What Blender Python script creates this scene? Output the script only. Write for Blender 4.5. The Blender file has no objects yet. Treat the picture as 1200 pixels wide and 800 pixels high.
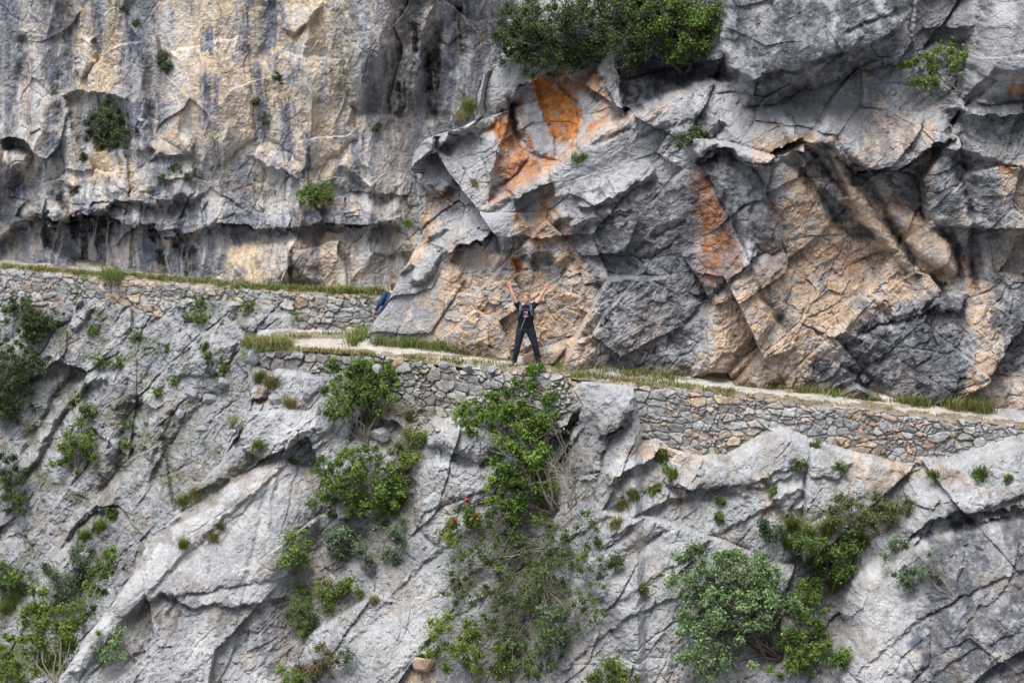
import bpy, bmesh, math, random
import numpy as np
from mathutils import Vector, Matrix
R = math.radians
SC = bpy.context.scene
COL = SC.collection
f32 = np.float32

# ------------------------------------------------------------------ camera
FPX = 2800.0                       # focal length in pixels of a 1200 px wide picture
PITCH = R(12.0)
CAM = np.array([0.0, -55.95, 12.46])
cP, sP = math.cos(PITCH), math.sin(PITCH)

def proj(x, y, z):
    dx = x - CAM[0]; dy = y - CAM[1]; dz = z - CAM[2]
    dep = dy * cP - dz * sP
    up = dy * sP + dz * cP
    return 600 + FPX * dx / dep, 400 - FPX * up / dep

def ray(px, py):
    a = (px - 600) / FPX; b = (400 - py) / FPX
    return np.array([a, cP + b * sP, -sP + b * cP])

def at_z(px, py, z):
    d = ray(px, py); t = (z - CAM[2]) / d[2]
    return CAM + d * t

def at_y(px, py, y):
    d = ray(px, py); t = (y - CAM[1]) / d[1]
    return CAM + d * t

# ------------------------------------------------------------------ noise
def _h(ix, iy, s):
    with np.errstate(over='ignore'):
        n = ix.astype(np.uint32) * np.uint32(374761393) + iy.astype(np.uint32) * np.uint32(668265263) + np.uint32((s * 2246822519) & 0xffffffff)
        n = (n ^ (n >> np.uint32(13))) * np.uint32(1274126177)
        n = (n ^ (n >> np.uint32(15))) * np.uint32(2246822519)
        n = n ^ (n >> np.uint32(16))
    return n

def hrand(ix, iy, s):
    return (_h(ix, iy, s) & np.uint32(0xffffff)).astype(f32) / f32(0xffffff)

def perlin(x, y, s=0):
    x0 = np.floor(x); y0 = np.floor(y)
    fx = (x - x0).astype(f32); fy = (y - y0).astype(f32)
    ix = x0.astype(np.int64); iy = y0.astype(np.int64)
    u = fx * fx * fx * (fx * (fx * 6 - 15) + 10); v = fy * fy * fy * (fy * (fy * 6 - 15) + 10)
    def g(a, b, dx, dy):
        an = hrand(ix + a, iy + b, s) * f32(6.2831853)
        return np.cos(an) * dx + np.sin(an) * dy
    n00 = g(0, 0, fx, fy); n10 = g(1, 0, fx - 1, fy)
    n01 = g(0, 1, fx, fy - 1); n11 = g(1, 1, fx - 1, fy - 1)
    a = n00 + u * (n10 - n00); b = n01 + u * (n11 - n01)
    return (a + v * (b - a)) * f32(1.5)

def fbm(x, y, s=0, o=4, gain=.5, lac=2.03):
    r = np.zeros(np.shape(x), f32); a = 1.0
    for k in range(o):
        r += f32(a) * perlin(x, y, s + k * 17); a *= gain
        x = x * lac + 3.1; y = y * lac + 1.7
    return r

def ridged(x, y, s=0, o=4, gain=.5):
    r = np.zeros(np.shape(x), f32); a = 1.0; w = 1.0
    for k in range(o):
        n = 1 - np.abs(perlin(x, y, s + k * 13)) * 2.0
        n = np.clip(n, -.4, 1); n = n * np.abs(n)
        r += f32(a) * n * w
        w = np.clip(n, 0.15, 1)
        a *= gain; x = x * 2.1 + 7.7; y = y * 2.1 + 2.3
    return r

def voronoi(x, y, s=0, jit=.95):
    ix = np.floor(x).astype(np.int64); iy = np.floor(y).astype(np.int64)
    F1 = np.full(np.shape(x), 9., f32); F2 = F1.copy()
    r1 = np.zeros(np.shape(x), f32); r2 = r1.copy(); r3 = r1.copy(); dx1 = r1.copy(); dy1 = r1.copy()
    for a in (-1, 0, 1):
        for b in (-1, 0, 1):
            cx = ix + a; cy = iy + b
            p1 = hrand(cx, cy, s); p2 = hrand(cx, cy, s + 5)
            ddx = (cx + .5 + (p1 - .5) * jit - x).astype(f32); ddy = (cy + .5 + (p2 - .5) * jit - y).astype(f32)
            d = np.sqrt(ddx * ddx + ddy * ddy)
            c = d < F1
            F2 = np.where(c, F1, np.minimum(F2, d))
            F1 = np.where(c, d, F1)
            r1 = np.where(c, hrand(cx, cy, s + 11), r1)
            r2 = np.where(c, hrand(cx, cy, s + 19), r2)
            r3 = np.where(c, hrand(cx, cy, s + 29), r3)
            dx1 = np.where(c, ddx, dx1); dy1 = np.where(c, ddy, dy1)
    return F1, F2, r1, r2, r3, dx1, dy1

def sstep(a, b, x):
    t = np.clip((x - a) / (b - a), 0, 1)
    return t * t * (3 - 2 * t)

def rot(x, y, deg):
    c, s = math.cos(R(deg)), math.sin(R(deg))
    return x * c + y * s, -x * s + y * c

def blocks(x, z, size, ang=0, aniso=1., s=0, off=.1, tilt=.2, crack=.05, cw=.06, wamp=.07):
    """fractured rock: tilted faces of uneven height parted by cracks (metres, positive = outwards)"""
    wx = x + wamp * size * fbm(x / size * .9, z / size * .9, s + 71, 3)
    wz = z + wamp * size * fbm(x / size * .9, z / size * .9, s + 72, 3)
    u, v = rot(wx, wz, ang)
    u = u / (size * aniso); v = v / size
    F1, F2, a, b, c, dx, dy = voronoi(u, v, s)
    e = F2 - F1
    h = (a - .5) * off + ((b - .5) * dx * aniso + (c - .5) * dy) * size * tilt * 2
    cm = np.clip(.3 + 1.6 * perlin(x / size * .7, z / size * .7, s + 77), 0, 1)      # cracks open only here and there
    return h - crack * cm * np.exp(-(e / cw) ** 2) , a, e

def cracks(x, z, size, ang, aniso, s, width, depth):
    wx = x + .10 * size * fbm(x / size, z / size, s + 71, 4); wz = z + .10 * size * fbm(x / size, z / size, s + 72, 4)
    u, v = rot(wx, wz, ang)
    F1, F2, a, b, c, dx, dy = voronoi(u / (size * aniso), v / size, s, 1.0)
    cm = np.clip(.15 + 1.7 * perlin(x / size * .55, z / size * .55, s + 78), 0, 1)
    return -depth * cm * np.exp(-((F2 - F1) * size * .5 / width) ** 2)

def grain(x, z, s, k=1.0):
    """the crisp small relief of weathered limestone"""
    b, _, _ = blocks(x, z, .095, 35, 1.4, s, .016, .45, .012, .1, .2)
    pit = np.clip(fbm(x * 7, z * 7, s + 3, 4, .65) - .45, 0, 1)
    return k * (b + .020 * fbm(x * 8, z * 8, s + 1, 4, .7) - .10 * pit)

# ------------------------------------------------------------------ sculpting by outlines
def seg_dist(px, py, poly, closed=False):
    """distance to the polyline, side (cross sign) and arc fraction"""
    P = np.asarray(poly, float); n = len(P)
    best = np.full(px.shape, 1e9, f32); side = np.zeros(px.shape, f32); arc = np.zeros(px.shape, f32)
    L = np.hypot(*(P[1:] - P[:-1]).T); cum = np.concatenate([[0], np.cumsum(L)])
    tot = cum[-1]
    for i in range(n if closed else n - 1):
        a = P[i]; b = P[(i + 1) % n]; d = b - a; l2 = d @ d + 1e-9
        t = np.clip(((px - a[0]) * d[0] + (py - a[1]) * d[1]) / l2, 0, 1)
        ex = px - a[0] - t * d[0]; ey = py - a[1] - t * d[1]
        q = np.hypot(ex, ey)
        c = q < best
        best = np.where(c, q, best)
        side = np.where(c, d[0] * (py - a[1]) - d[1] * (px - a[0]), side)
        if not closed:
            arc = np.where(c, (cum[i] + t * L[i]) / tot, arc)
    return best, side, arc

def inside(px, py, poly):
    r = np.zeros(px.shape, bool); n = len(poly)
    for i in range(n):
        x1, y1 = poly[i]; x2, y2 = poly[(i + 1) % n]
        if y1 == y2: continue
        c = ((y1 > py) != (y2 > py)) & (px < (x2 - x1) * (py - y1) / (y2 - y1) + x1)
        r ^= c
    return r

def sdist(px, py, poly):
    d, _, _ = seg_dist(px, py, poly, True)
    return np.where(inside(px, py, poly), d, -d)

class Sculpt:
    """collects outlines; evaluates displacement (metres outwards) at points given by their sight-line coordinates"""
    def __init__(self): self.ops = []; self.paints = []; self.ctrlpts = []
    def lip(self, poly, amt=.3, up=40, down=40, under=.5, fade=.12): self.ops.append(('lip', poly, amt, up, down, under, fade))
    def bulge(self, poly, amt=.3, fall=25): self.ops.append(('bulge', poly, amt, fall))
    def pit(self, poly, amt=.3, fall=20): self.ops.append(('bulge', poly, -amt, fall))
    def facet(self, poly, a0=0, gx=0, gy=0, soft=4): self.ops.append(('facet', poly, a0, gx, gy, soft))
    def groove(self, poly, w=5, depth=.15): self.ops.append(('groove', poly, w, depth))
    def ctrl(self, pts): self.ctrlpts += pts
    def paint(self, chan, poly, s=1., soft=8, ragged=.6, streak=0): self.paints.append((chan, poly, s, soft, ragged, streak, False))
    def stroke(self, chan, poly, w=8, s=1., ragged=.5, streak=0): self.paints.append((chan, poly, s, w, ragged, streak, True))
    @staticmethod
    def _box(px, py, poly, m):
        P = np.asarray(poly); lo = P.min(0) - m; hi = P.max(0) + m
        return (px > lo[0]) & (px < hi[0]) & (py > lo[1]) & (py < hi[1])
    def disp(self, px, py, jag=3.0):
        jx = px + jag * fbm(px / 14, py / 14, 301, 3); jy = py + jag * fbm(px / 14, py / 14, 302, 3)
        out = np.zeros(px.shape, f32)
        if self.ctrlpts:
            c = np.array(self.ctrlpts, float); num = np.zeros(px.shape, f32); den = np.zeros(px.shape, f32)
            for x, y, d in c:
                w = 1.0 / (((px - x) ** 2 + (py - y) ** 2) / 900 + 1) ** 1.6
                num += w * d; den += w
            out += num / den
        for op in self.ops:
            k = op[0]; poly = op[1]
            m = {'lip': lambda: max(op[3], op[4]), 'bulge': lambda: 8, 'facet': lambda: op[5] + 2, 'groove': lambda: op[2] * 3}[k]() + 6
            sel = self._box(px, py, poly, m)
            if not sel.any(): continue
            x = jx[sel]; y = jy[sel]
            if k == 'lip':
                _, _, amt, up, down, under, fade = op
                d, side, arc = seg_dist(x, y, poly)
                e = np.clip(np.minimum(arc, 1 - arc) / fade, 0, 1) if fade > 0 else 1.0
                e = e * (2 - e) if fade > 0 else 1.0
                upv = np.clip(1 - d / up, 0, 1); upv = upv * upv * (3 - 2 * upv)
                dn = np.clip(1 - d / down, 0, 1)
                v = np.where(side <= 0, amt * upv, np.where(d < 5, amt - amt * (1 + under * (1 - 5 / down)) * d / 5, -amt * under * dn))
                out[sel] += v * e
            elif k == 'bulge':
                _, _, amt, fall = op
                d = sdist(x, y, poly)
                t = np.clip(d / fall, 0, 1)
                out[sel] += amt * np.sqrt(np.maximum(1 - (1 - t) ** 2, 0))
            elif k == 'facet':
                _, _, a0, gx, gy, soft = op
                d = sdist(x, y, poly); c = np.mean(np.asarray(poly, float), 0)
                out[sel] += sstep(-soft, soft, d) * (a0 + gx * (x - c[0]) / 100 + gy * (y - c[1]) / 100)
            else:
                _, _, w, depth = op
                d, _, arc = seg_dist(x, y, poly)
                e = np.clip(np.minimum(arc, 1 - arc) / .1, 0, 1)
                out[sel] -= depth * np.exp(-(d / w) ** 2) * e
        return out
    def masks(self, px, py, nch, base=None):
        """masks of mineral pigment, and of some painted light and shade, with ragged edges"""
        M = np.zeros((nch,) + px.shape, f32) if base is None else base
        n1 = fbm(px / 26, py / 26, 401, 5, .6); n2 = fbm(px / 7, py / 60, 402, 4, .6); n3 = fbm(px / 9, py / 9, 403, 3, .6)
        for chan, poly, s, soft, rag, streak, st in self.paints:
            m = (soft * 3 if st else soft * (1 + 2 * rag) * 1.8) + 26
            sel = self._box(px, py, poly, m)
            if not sel.any(): continue
            n = n1[sel] * (1 - streak) + n2[sel] * streak + .35 * n3[sel]
            wq = min(11, soft * 1.4); x = px[sel] + wq * n; y = py[sel] + wq * n1[sel]
            if st:
                d, _, arc = seg_dist(x, y, poly); e = np.clip(np.minimum(arc, 1 - arc) / .12, 0, 1)
                v = sstep(1.15, .25, d / soft + rag * n) * (e ** .5)
            else:
                d = sdist(x, y, poly)
                v = sstep(-.9, .9, d / (soft * 1.5) + rag * n * 1.9)
            v = v * abs(s) * (np.clip(.95 + .3 * n1[sel] + .3 * n3[sel], .35, 1.05) if st else np.clip(.86 + .5 * n1[sel] + .45 * n3[sel], .15, 1.08))
            if s < 0: M[chan][sel] *= (1 - np.clip(v, 0, 1))
            else: M[chan][sel] = np.maximum(M[chan][sel], v)
        return M

# ------------------------------------------------------------------ mesh makers
def grid_mesh(name, X, Y, Z, mat, attrs=None, parent=None, link=True, smooth=True):
    """a sheet of quads from 2D arrays of coordinates"""
    nr, nc = X.shape
    me = bpy.data.meshes.new(name)
    co = np.stack([X, Y, Z], -1).reshape(-1, 3).astype(f32)
    me.vertices.add(nr * nc); me.vertices.foreach_set('co', co.ravel())
    i = np.arange(nr * nc).reshape(nr, nc)
    q = np.stack([i[:-1, :-1], i[:-1, 1:], i[1:, 1:], i[1:, :-1]], -1).reshape(-1, 4)
    nq = len(q)
    me.loops.add(nq * 4); me.loops.foreach_set('vertex_index', q.ravel().astype(np.int32))
    me.polygons.add(nq); me.polygons.foreach_set('loop_start', np.arange(0, nq * 4, 4, dtype=np.int32))
    me.update(calc_edges=True)
    me.polygons.foreach_set('use_smooth', np.full(nq, smooth, bool))
    for k, v in (attrs or {}).items():
        a = me.attributes.new(k, 'FLOAT', 'POINT'); a.data.foreach_set('value', np.ascontiguousarray(v, f32).ravel())
    me.materials.append(mat)
    o = bpy.data.objects.new(name, me)
    if link: COL.objects.link(o)
    if parent: o.parent = parent
    return o

def poly_mesh(name, co, faces_n, mat, attrs=None, parent=None, smooth=False):
    """co: (N, k, 3) separate k-gons"""
    co = np.asarray(co, f32); n, k = co.shape[:2]
    me = bpy.data.meshes.new(name)
    me.vertices.add(n * k); me.vertices.foreach_set('co', co.ravel())
    me.loops.add(n * k); me.loops.foreach_set('vertex_index', np.arange(n * k, dtype=np.int32))
    me.polygons.add(n); me.polygons.foreach_set('loop_start', np.arange(0, n * k, k, dtype=np.int32))
    me.update(calc_edges=True)
    for kk, v in (attrs or {}).items():
        a = me.attributes.new(kk, 'FLOAT', 'FACE'); a.data.foreach_set('value', np.ascontiguousarray(v, f32).ravel())
    me.materials.append(mat)
    o = bpy.data.objects.new(name, me); COL.objects.link(o)
    if parent: o.parent = parent
    return o

def tag(o, label=None, cat=None, group=None, kind=None):
    if label: o['label'] = label
    if cat: o['category'] = cat
    if group: o['group'] = group
    if kind: o['kind'] = kind
    return o

def empty(name, loc, rz=0):
    o = bpy.data.objects.new(name, None); COL.objects.link(o); o.location = loc; o.rotation_euler = (0, 0, rz)
    o.empty_display_size = .2
    return o

# ------------------------------------------------------------------ materials
class NT:
    def __init__(self, name):
        self.m = bpy.data.materials.new(name); self.m.use_nodes = True
        self.t = self.m.node_tree; self.t.nodes.clear()
        self.out = self.n('ShaderNodeOutputMaterial'); self.b = self.n('ShaderNodeBsdfPrincipled')
        self.t.links.new(self.b.outputs[0], self.out.inputs[0])
    def n(self, typ, **k):
        nd = self.t.nodes.new(typ)
        for a, v in k.items(): setattr(nd, a, v)
        return nd
    def l(self, a, b): self.t.links.new(a, b)
    def attr(self, name):
        return self.n('ShaderNodeAttribute', attribute_name=name).outputs['Fac']
    def noise(self, scale, detail=4, rough=.55, vec=None, dist=0):
        nd = self.n('ShaderNodeTexNoise'); nd.inputs['Scale'].default_value = scale; nd.inputs['Detail'].default_value = detail
        nd.inputs['Roughness'].default_value = rough; nd.inputs['Distortion'].default_value = dist
        if vec is not None: self.l(vec, nd.inputs['Vector'])
        return nd.outputs['Fac']
    def ramp(self, fac, stops, interp='LINEAR'):
        nd = self.n('ShaderNodeValToRGB'); e = nd.color_ramp.elements; nd.color_ramp.interpolation = interp
        while len(e) > 1: e.remove(e[-1])
        for i, (p, c) in enumerate(stops):
            el = e[0] if i == 0 else e.new(p)
            el.position = p; el.color = (c, c, c, 1) if isinstance(c, (int, float)) else (*c, 1)
        self.l(fac, nd.inputs[0]); return nd.outputs[0]
    def mix(self, fac, a, b, mode='MIX'):
        nd = self.n('ShaderNodeMix', data_type='RGBA', blend_type=mode)
        for s, v in ((nd.inputs[0], fac), (nd.inputs[6], a), (nd.inputs[7], b)):
            if isinstance(v, (int, float)): s.default_value = v
            elif isinstance(v, tuple): s.default_value = (*v, 1)
            else: self.l(v, s)
        return nd.outputs[2]
    def math(self, op, a, b=0., clamp=False):
        nd = self.n('ShaderNodeMath', operation=op, use_clamp=clamp)
        for s, v in ((nd.inputs[0], a), (nd.inputs[1], b)):
            if isinstance(v, (int, float)): s.default_value = v
            else: self.l(v, s)
        return nd.outputs[0]
    def coord(self): return self.n('ShaderNodeTexCoord').outputs['Object']
    def scalev(self, v, sx, sy, sz, rot=(0, 0, 0)):
        nd = self.n('ShaderNodeMapping'); nd.inputs['Scale'].default_value = (sx, sy, sz); nd.inputs['Rotation'].default_value = rot
        self.l(v, nd.inputs['Vector']); return nd.outputs[0]
    def bump(self, h, strength=.5, dist=.02, normal=None):
        nd = self.n('ShaderNodeBump'); nd.inputs['Strength'].default_value = strength; nd.inputs['Distance'].default_value = dist
        self.l(h, nd.inputs['Height'])
        if normal is not None: self.l(normal, nd.inputs['Normal'])
        return nd.outputs[0]
    def done(self, col=None, rough=.9, spec=.25, normal=None):
        if col is not None:
            if isinstance(col, tuple): self.b.inputs['Base Color'].default_value = (*col, 1)
            else: self.l(col, self.b.inputs['Base Color'])
        self.b.inputs['Roughness'].default_value = rough
        self.b.inputs['Specular IOR Level'].default_value = spec
        if normal is not None: self.l(normal, self.b.inputs['Normal'])
        return self.m

def rock_material(name, grey_a, grey_b, tan_a=(.40, .265, .16), tan_b=(.53, .39, .255), dark_a=(.055, .059, .072), dark_b=(.130, .138, .162)):
    t = NT(name); co = t.coord()
    n_big = t.noise(.6, 5, .6, co); n_mid = t.noise(4.5, 6, .68, co); n_fine = t.noise(30, 5, .75, co)
    col = t.mix(t.ramp(n_big, [(.3, 0.), (.7, 1.)]), grey_a, grey_b)
    tan = t.mix(t.ramp(n_mid, [(.3, 0.), (.7, 1.)]), tan_a, tan_b)
    col = t.mix(t.attr('tan'), col, tan)
    org = t.mix(t.ramp(n_mid, [(.32, 0.), (.68, 1.)]), (.24, .072, .020), (.48, .21, .06))
    col = t.mix(t.attr('orange'), col, org)
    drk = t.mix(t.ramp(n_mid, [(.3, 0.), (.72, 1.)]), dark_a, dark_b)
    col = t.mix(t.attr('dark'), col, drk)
    col = t.mix(t.attr('black'), col, (.020, .020, .024))
    col = t.mix(t.attr('pale'), col, (.54, .53, .52))
    soil = t.mix(t.ramp(n_fine, [(.3, 0.), (.7, 1.)]), (.085, .062, .04), (.25, .19, .125))
    col = t.mix(t.attr('soil'), col, soil)
    moss = t.mix(t.ramp(n_fine, [(.3, 0.), (.7, 1.)]), (.04, .055, .018), (.12, .14, .05))
    col = t.mix(t.attr('moss'), col, moss)
    mot = t.ramp(n_mid, [(.25, .70), (.5, 1.), (.75, 1.2)])
    col = t.mix(1., col, mot, 'MULTIPLY')
    sp = t.ramp(n_fine, [(.30, .55), (.44, .95), (.56, 1.02), (.70, 1.2)])
    pk = t.ramp(t.noise(15, 5, .75, co), [(.30, .55), (.42, .96), (.6, 1.02), (.72, 1.16)])
    col = t.mix(1., col, pk, 'MULTIPLY')
    col = t.mix(1., col, sp, 'MULTIPLY')
    lich = t.ramp(t.noise(13, 4, .65, co), [(.58, 0.), (.66, .5)])
    col = t.mix(lich, col, t.mix(.5, col, (.5, .5, .5)))
    blot = t.ramp(t.noise(2.6, 6, .72, co, .4), [(.56, 0.), (.66, .42)])
    col = t.mix(blot, col, t.mix(1., col, (.45, .46, .50), 'MULTIPLY'))
    h = t.math('ADD', t.math('MULTIPLY', t.noise(12, 8, .72, co), 1.0), t.math('MULTIPLY', n_fine, .5))
    return t.done(col, .92, .2, t.bump(h, .75, .05))
RES = 1.0
TAN, ORG, DRK, BLK, PAL, SOI, MOS = range(7)
CH = ['tan', 'orange', 'dark', 'black', 'pale', 'soil', 'moss']

def edge_curve(pts):
    P = np.array([at_z(*p) for p in pts]); P = P[np.argsort(P[:, 0])]
    return P
OUT = edge_curve([(1420, 522, -.9), (1320, 510, -.75), (1200, 500, -.6), (1100, 491, -.48), (1000, 480, -.35), (900, 468, -.22), (800, 457, -.1), (740, 451, -.04), (650, 441, 0),
                  (560, 433, 0), (470, 421, 0), (420, 414, 0), (335, 409, 0)])
INN = edge_curve([(1420, 511, -.9), (1320, 499, -.75), (1200, 486, -.6), (1100, 475, -.48), (1000, 463, -.35), (900, 453, -.22), (800, 442, -.1), (700, 431, -.02), (640, 425, 0),
                  (560, 416, 0), (500, 408, 0), (440, 403, 0), (425, 396, 0)])
FAR = edge_curve([(-60, 310, 0), (0, 315, 0), (70, 321, 0), (130, 326, 0), (250, 337, 0), (350, 344, 0), (450, 348, 0)])
def y_out(x): return np.interp(x, OUT[:, 0], OUT[:, 1])
def z_path(x): return np.interp(x, OUT[:, 0], OUT[:, 2])
def y_in(x): return np.interp(x, INN[:, 0], INN[:, 1])
def y_far(x): return np.interp(x, FAR[:, 0], FAR[:, 1])
def splus(d, r): return .5 * (d + np.sqrt(d * d + r * r))

LAYERS = {}
def hit(px, py, layers=None):
    """first point of the terrain met by a sight line"""
    d = ray(px, py); best = None
    for nm in (layers or LAYERS):
        L = LAYERS[nm]
        t = np.arange(44, 84, .02)
        P = CAM[None] + d[None] * t[:, None]
        i = ((P[:, 0] - L['x0']) / L['dx']).round().astype(int); j = ((P[:, 2] - L['z0']) / L['dz']).round().astype(int)
        ok = (i >= 0) & (j >= 0) & (i < L['Y'].shape[1]) & (j < L['Y'].shape[0])
        i = np.clip(i, 0, L['Y'].shape[1] - 1); j = np.clip(j, 0, L['Y'].shape[0] - 1)
        h = ok & (P[:, 1] > L['Y'][j, i])
        if h.any():
            k = int(np.argmax(h))
            if best is None or t[k] < best[0]: best = (t[k], P[k])
    return best[1] if best else at_y(px, py, 0)

def build_layer(name, xr, zr, step, basefn, rockfn, S, maskfn, mat, jag=3.0, sil=None, sidek=1.0, drop=0.):
    step = step * RES
    xs = np.arange(xr[0], xr[1], step); zs = np.arange(zr[0], zr[1], step)
    G, Z = np.meshgrid(xs, zs); G = G.astype(f32); Z = Z.astype(f32)
    side = np.zeros(G.shape, f32)
    if sil is not None:                                   # the rock turns a corner here: its flank runs back from the edge
        xe = np.full(len(zs), -3.0); z1 = zs.astype(float)
        for k in range(8):
            y = basefn(xe, z1); px, py = proj(xe, y, z1)
            dep = (y - CAM[1]) * cP - (z1 - CAM[2]) * sP
            xe = .4 * xe + .6 * (np.interp(py, sil[0], sil[1]) - 600) * dep / FPX
        xe = np.convolve(np.pad(xe, 12, 'edge'), np.ones(25) / 25, 'valid') + .07 * fbm(z1 * 1.6, z1 * 0 + .5, 92, 2)
        d = xe[:, None].astype(f32) - G
        r = .22
        side = splus(d, r); side = np.where(d < -1.5, 0, side)   # arc length run back along the flank
        X = (G + side * sidek).astype(f32)
        Y0 = basefn(np.maximum(X, xe[:, None] - .3), Z) + side * 1.0
        tf = np.clip(side / (d * 0 + .5), 0, 1)
    else:
        X = G; Y0 = basefn(X, Z); tf = side
    Y0 = Y0.astype(f32)
    rock = rockfn(G, Z)
    Y = Y0
    for k in range(2):
        px, py = proj(X, Y, Z)
        px = px.astype(f32); py = py.astype(f32)
        D = S.disp(px, py, jag)
        Y = Y0 - D
    px, py = proj(X, Y - rock * .5, Z)
    px = px.astype(f32); py = py.astype(f32)
    rk = rock * S_amp(S, px, py)
    Y = Y - rk * (1 - .8 * tf)
    XX = X - rk * tf
    M = maskfn(G, Z, px, py, rock)
    ZZ = Z - drop * side
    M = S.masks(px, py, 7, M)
    LAYERS[name] = dict(x0=xs[0], z0=zs[0], dx=step, dz=step, Y=np.where(tf > .6, 1e6, Y))
    return grid_mesh(name, XX, Y, ZZ, mat, smooth=False, attrs={CH[i]: np.clip(M[i], 0, 1) for i in range(7)})

def S_amp(S, px, py):
    """roughness multiplier by region"""
    a = np.ones(px.shape, f32)
    for poly, v, soft in getattr(S, 'amps', []):
        m = sstep(-soft, soft, sdist(px, py, poly)); a = a * (1 - m) + v * m
    return a

# =================================================================== the buttress above the path
SB = Sculpt()
SB.ctrl([(425, 390, 0), (520, 400, .05), (620, 410, .0), (720, 420, .1), (820, 430, .25), (920, 440, .2), (1020, 455, .15), (1150, 470, .2), (1250, 480, .2),
         (480, 300, .1), (540, 330, .0), (620, 350, -.1), (700, 340, .0), (780, 360, -.1), (850, 380, .1), (950, 400, .05), (1060, 400, -.1), (1160, 400, .05),
         (500, 220, .25), (560, 260, .35), (640, 250, .25), (720, 260, .1), (790, 280, -.15), (860, 250, .1), (930, 280, -.25), (1020, 290, -.45), (1100, 280, -.3), (1180, 280, -.1),
         (520, 150, -.2), (570, 120, -.5), (640, 130, -.9), (700, 190, .0), (770, 180, -.1), (840, 150, .0), (860, 130, -.5), (930, 118, -.8), (900, 168, .45), (960, 160, .5), (1000, 110, -.7), (1040, 150, .1), (1010, 185, .4), (1080, 120, -.4), (1080, 175, .4), (1180, 170, .1),
         (600, 50, -1.2), (700, 60, -1.6), (800, 60, -1.8), (850, 90, -.6), (950, 60, .1), (1100, 60, -.4), (1180, 60, .3), (950, -60, -.6), (1150, -60, -.4), (700, -60, -2.4), (600, -60, -2)])
# --- left nose of the buttress
SB.bulge([(500, 120), (520, 70), (570, 30), (610, 40), (640, 80), (612, 108), (597, 125), (588, 132), (572, 150), (540, 150)], .30, 20)
SB.lip([(480, 152), (508, 143), (530, 145)], .15, 20, 16, .8)
SB.lip([(512, 172), (530, 152), (548, 150), (562, 156)], .30, 26, 22, .9)
SB.lip([(468, 213), (492, 213), (505, 222), (514, 232), (520, 224), (534, 222)], .3, 38, 26, .9)
SB.lip([(498, 279), (512, 277), (522, 268)], .16, 24, 12, .9)
SB.lip([(460, 322), (472, 312), (484, 306)], .16, 20, 18, .9)
SB.lip([(481, 325), (494, 327), (505, 316), (514, 300)], .22, 26, 22, .9)
SB.lip([(521, 303), (532, 292), (552, 287), (566, 283), (580, 273), (588, 279), (592, 300)], .38, 34, 50, .9, .08)
SB.facet([(525, 305), (548, 288), (580, 276), (592, 302), (574, 322), (550, 320)], -.12, 0, -.6, 5)
SB.lip([(616, 306), (630, 294), (648, 298), (652, 312)], .28, 26, 34, .9)
SB.pit([(600, 304), (617, 298), (612, 318), (603, 320)], .22, 8)
SB.lip([(600, 233), (618, 226), (634, 217), (648, 214)], .42, 30, 22, 1.0, .1)
SB.facet([(612, 236), (648, 218), (648, 250), (622, 262), (606, 256)], -.22, 0, 0, 6)
SB.groove([(565, 255), (582, 246), (600, 234)], 3.5, .12)
SB.lip([(676, 240), (692, 241), (706, 234), (722, 231), (736, 219), (754, 211), (770, 203)], .3, 34, 16, .8)
SB.lip([(690, 257), (704, 250), (722, 248), (740, 243)], .16, 20, 10, .8)
SB.lip([(648, 262), (657, 257), (668, 250)], .22, 18, 14, .9)
SB.lip([(668, 270), (684, 256), (700, 252)], .2, 26, 34, .8)
SB.facet([(668, 272), (690, 258), (694, 280), (676, 290)], -.16, 0, 0, 5)
SB.groove([(648, 222), (650, 250), (660, 285), (672, 312), (690, 330)], 4, .1)
SB.groove([(697, 330), (706, 345), (704, 375), (698, 410)], 5, .14)
# --- the rusty niche under the trees
SB.pit([(596, 122), (606, 100), (640, 84), (700, 80), (726, 128), (716, 142), (668, 178), (634, 200), (604, 222), (572, 238), (578, 190), (590, 160)], .55, 14)
SB.facet([(604, 108), (620, 92), (626, 92), (634, 130), (648, 160), (650, 186), (622, 178), (608, 140)], .22, .25, 0, 3)
SB.bulge([(562, 158), (584, 154), (596, 178), (618, 186), (600, 208), (572, 222)], .32, 18)
SB.facet([(586, 128), (600, 122), (612, 176), (600, 178), (588, 150)], -.25, 0, 0, 4)
SB.groove([(652, 92), (668, 112), (680, 130), (684, 146)], 3, .15)
SB.groove([(594, 110), (600, 130), (604, 150), (613, 174)], 4, .22)
SB.lip([(556, 244), (580, 236), (612, 216), (640, 202), (672, 182), (700, 160), (726, 142), (760, 126), (800, 112), (836, 96)], -.0, 6, 34, -1, .05)
SB.ops[-1] = ('lip', [(836, 98), (800, 114), (760, 128), (726, 143), (700, 161), (672, 183), (640, 203), (612, 217), (580, 238), (562, 246)], .32, 60, 10, .15, .08)
SB.groove([(745, 165), (775, 150), (812, 142), (830, 136)], 4, .14)
SB.groove([(690, 172), (720, 158), (742, 150)], 3, .1)
SB.lip([(812, 188), (822, 182), (838, 160)], .2, 26, 18, .6)
SB.groove([(833, 186), (837, 165), (850, 148)], 5, .35)
SB.pit([(722, 78), (760, 66), (800, 74), (852, 64), (862, 100), (838, 98), (800, 112), (760, 126), (730, 140)], .9, 9)
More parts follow.
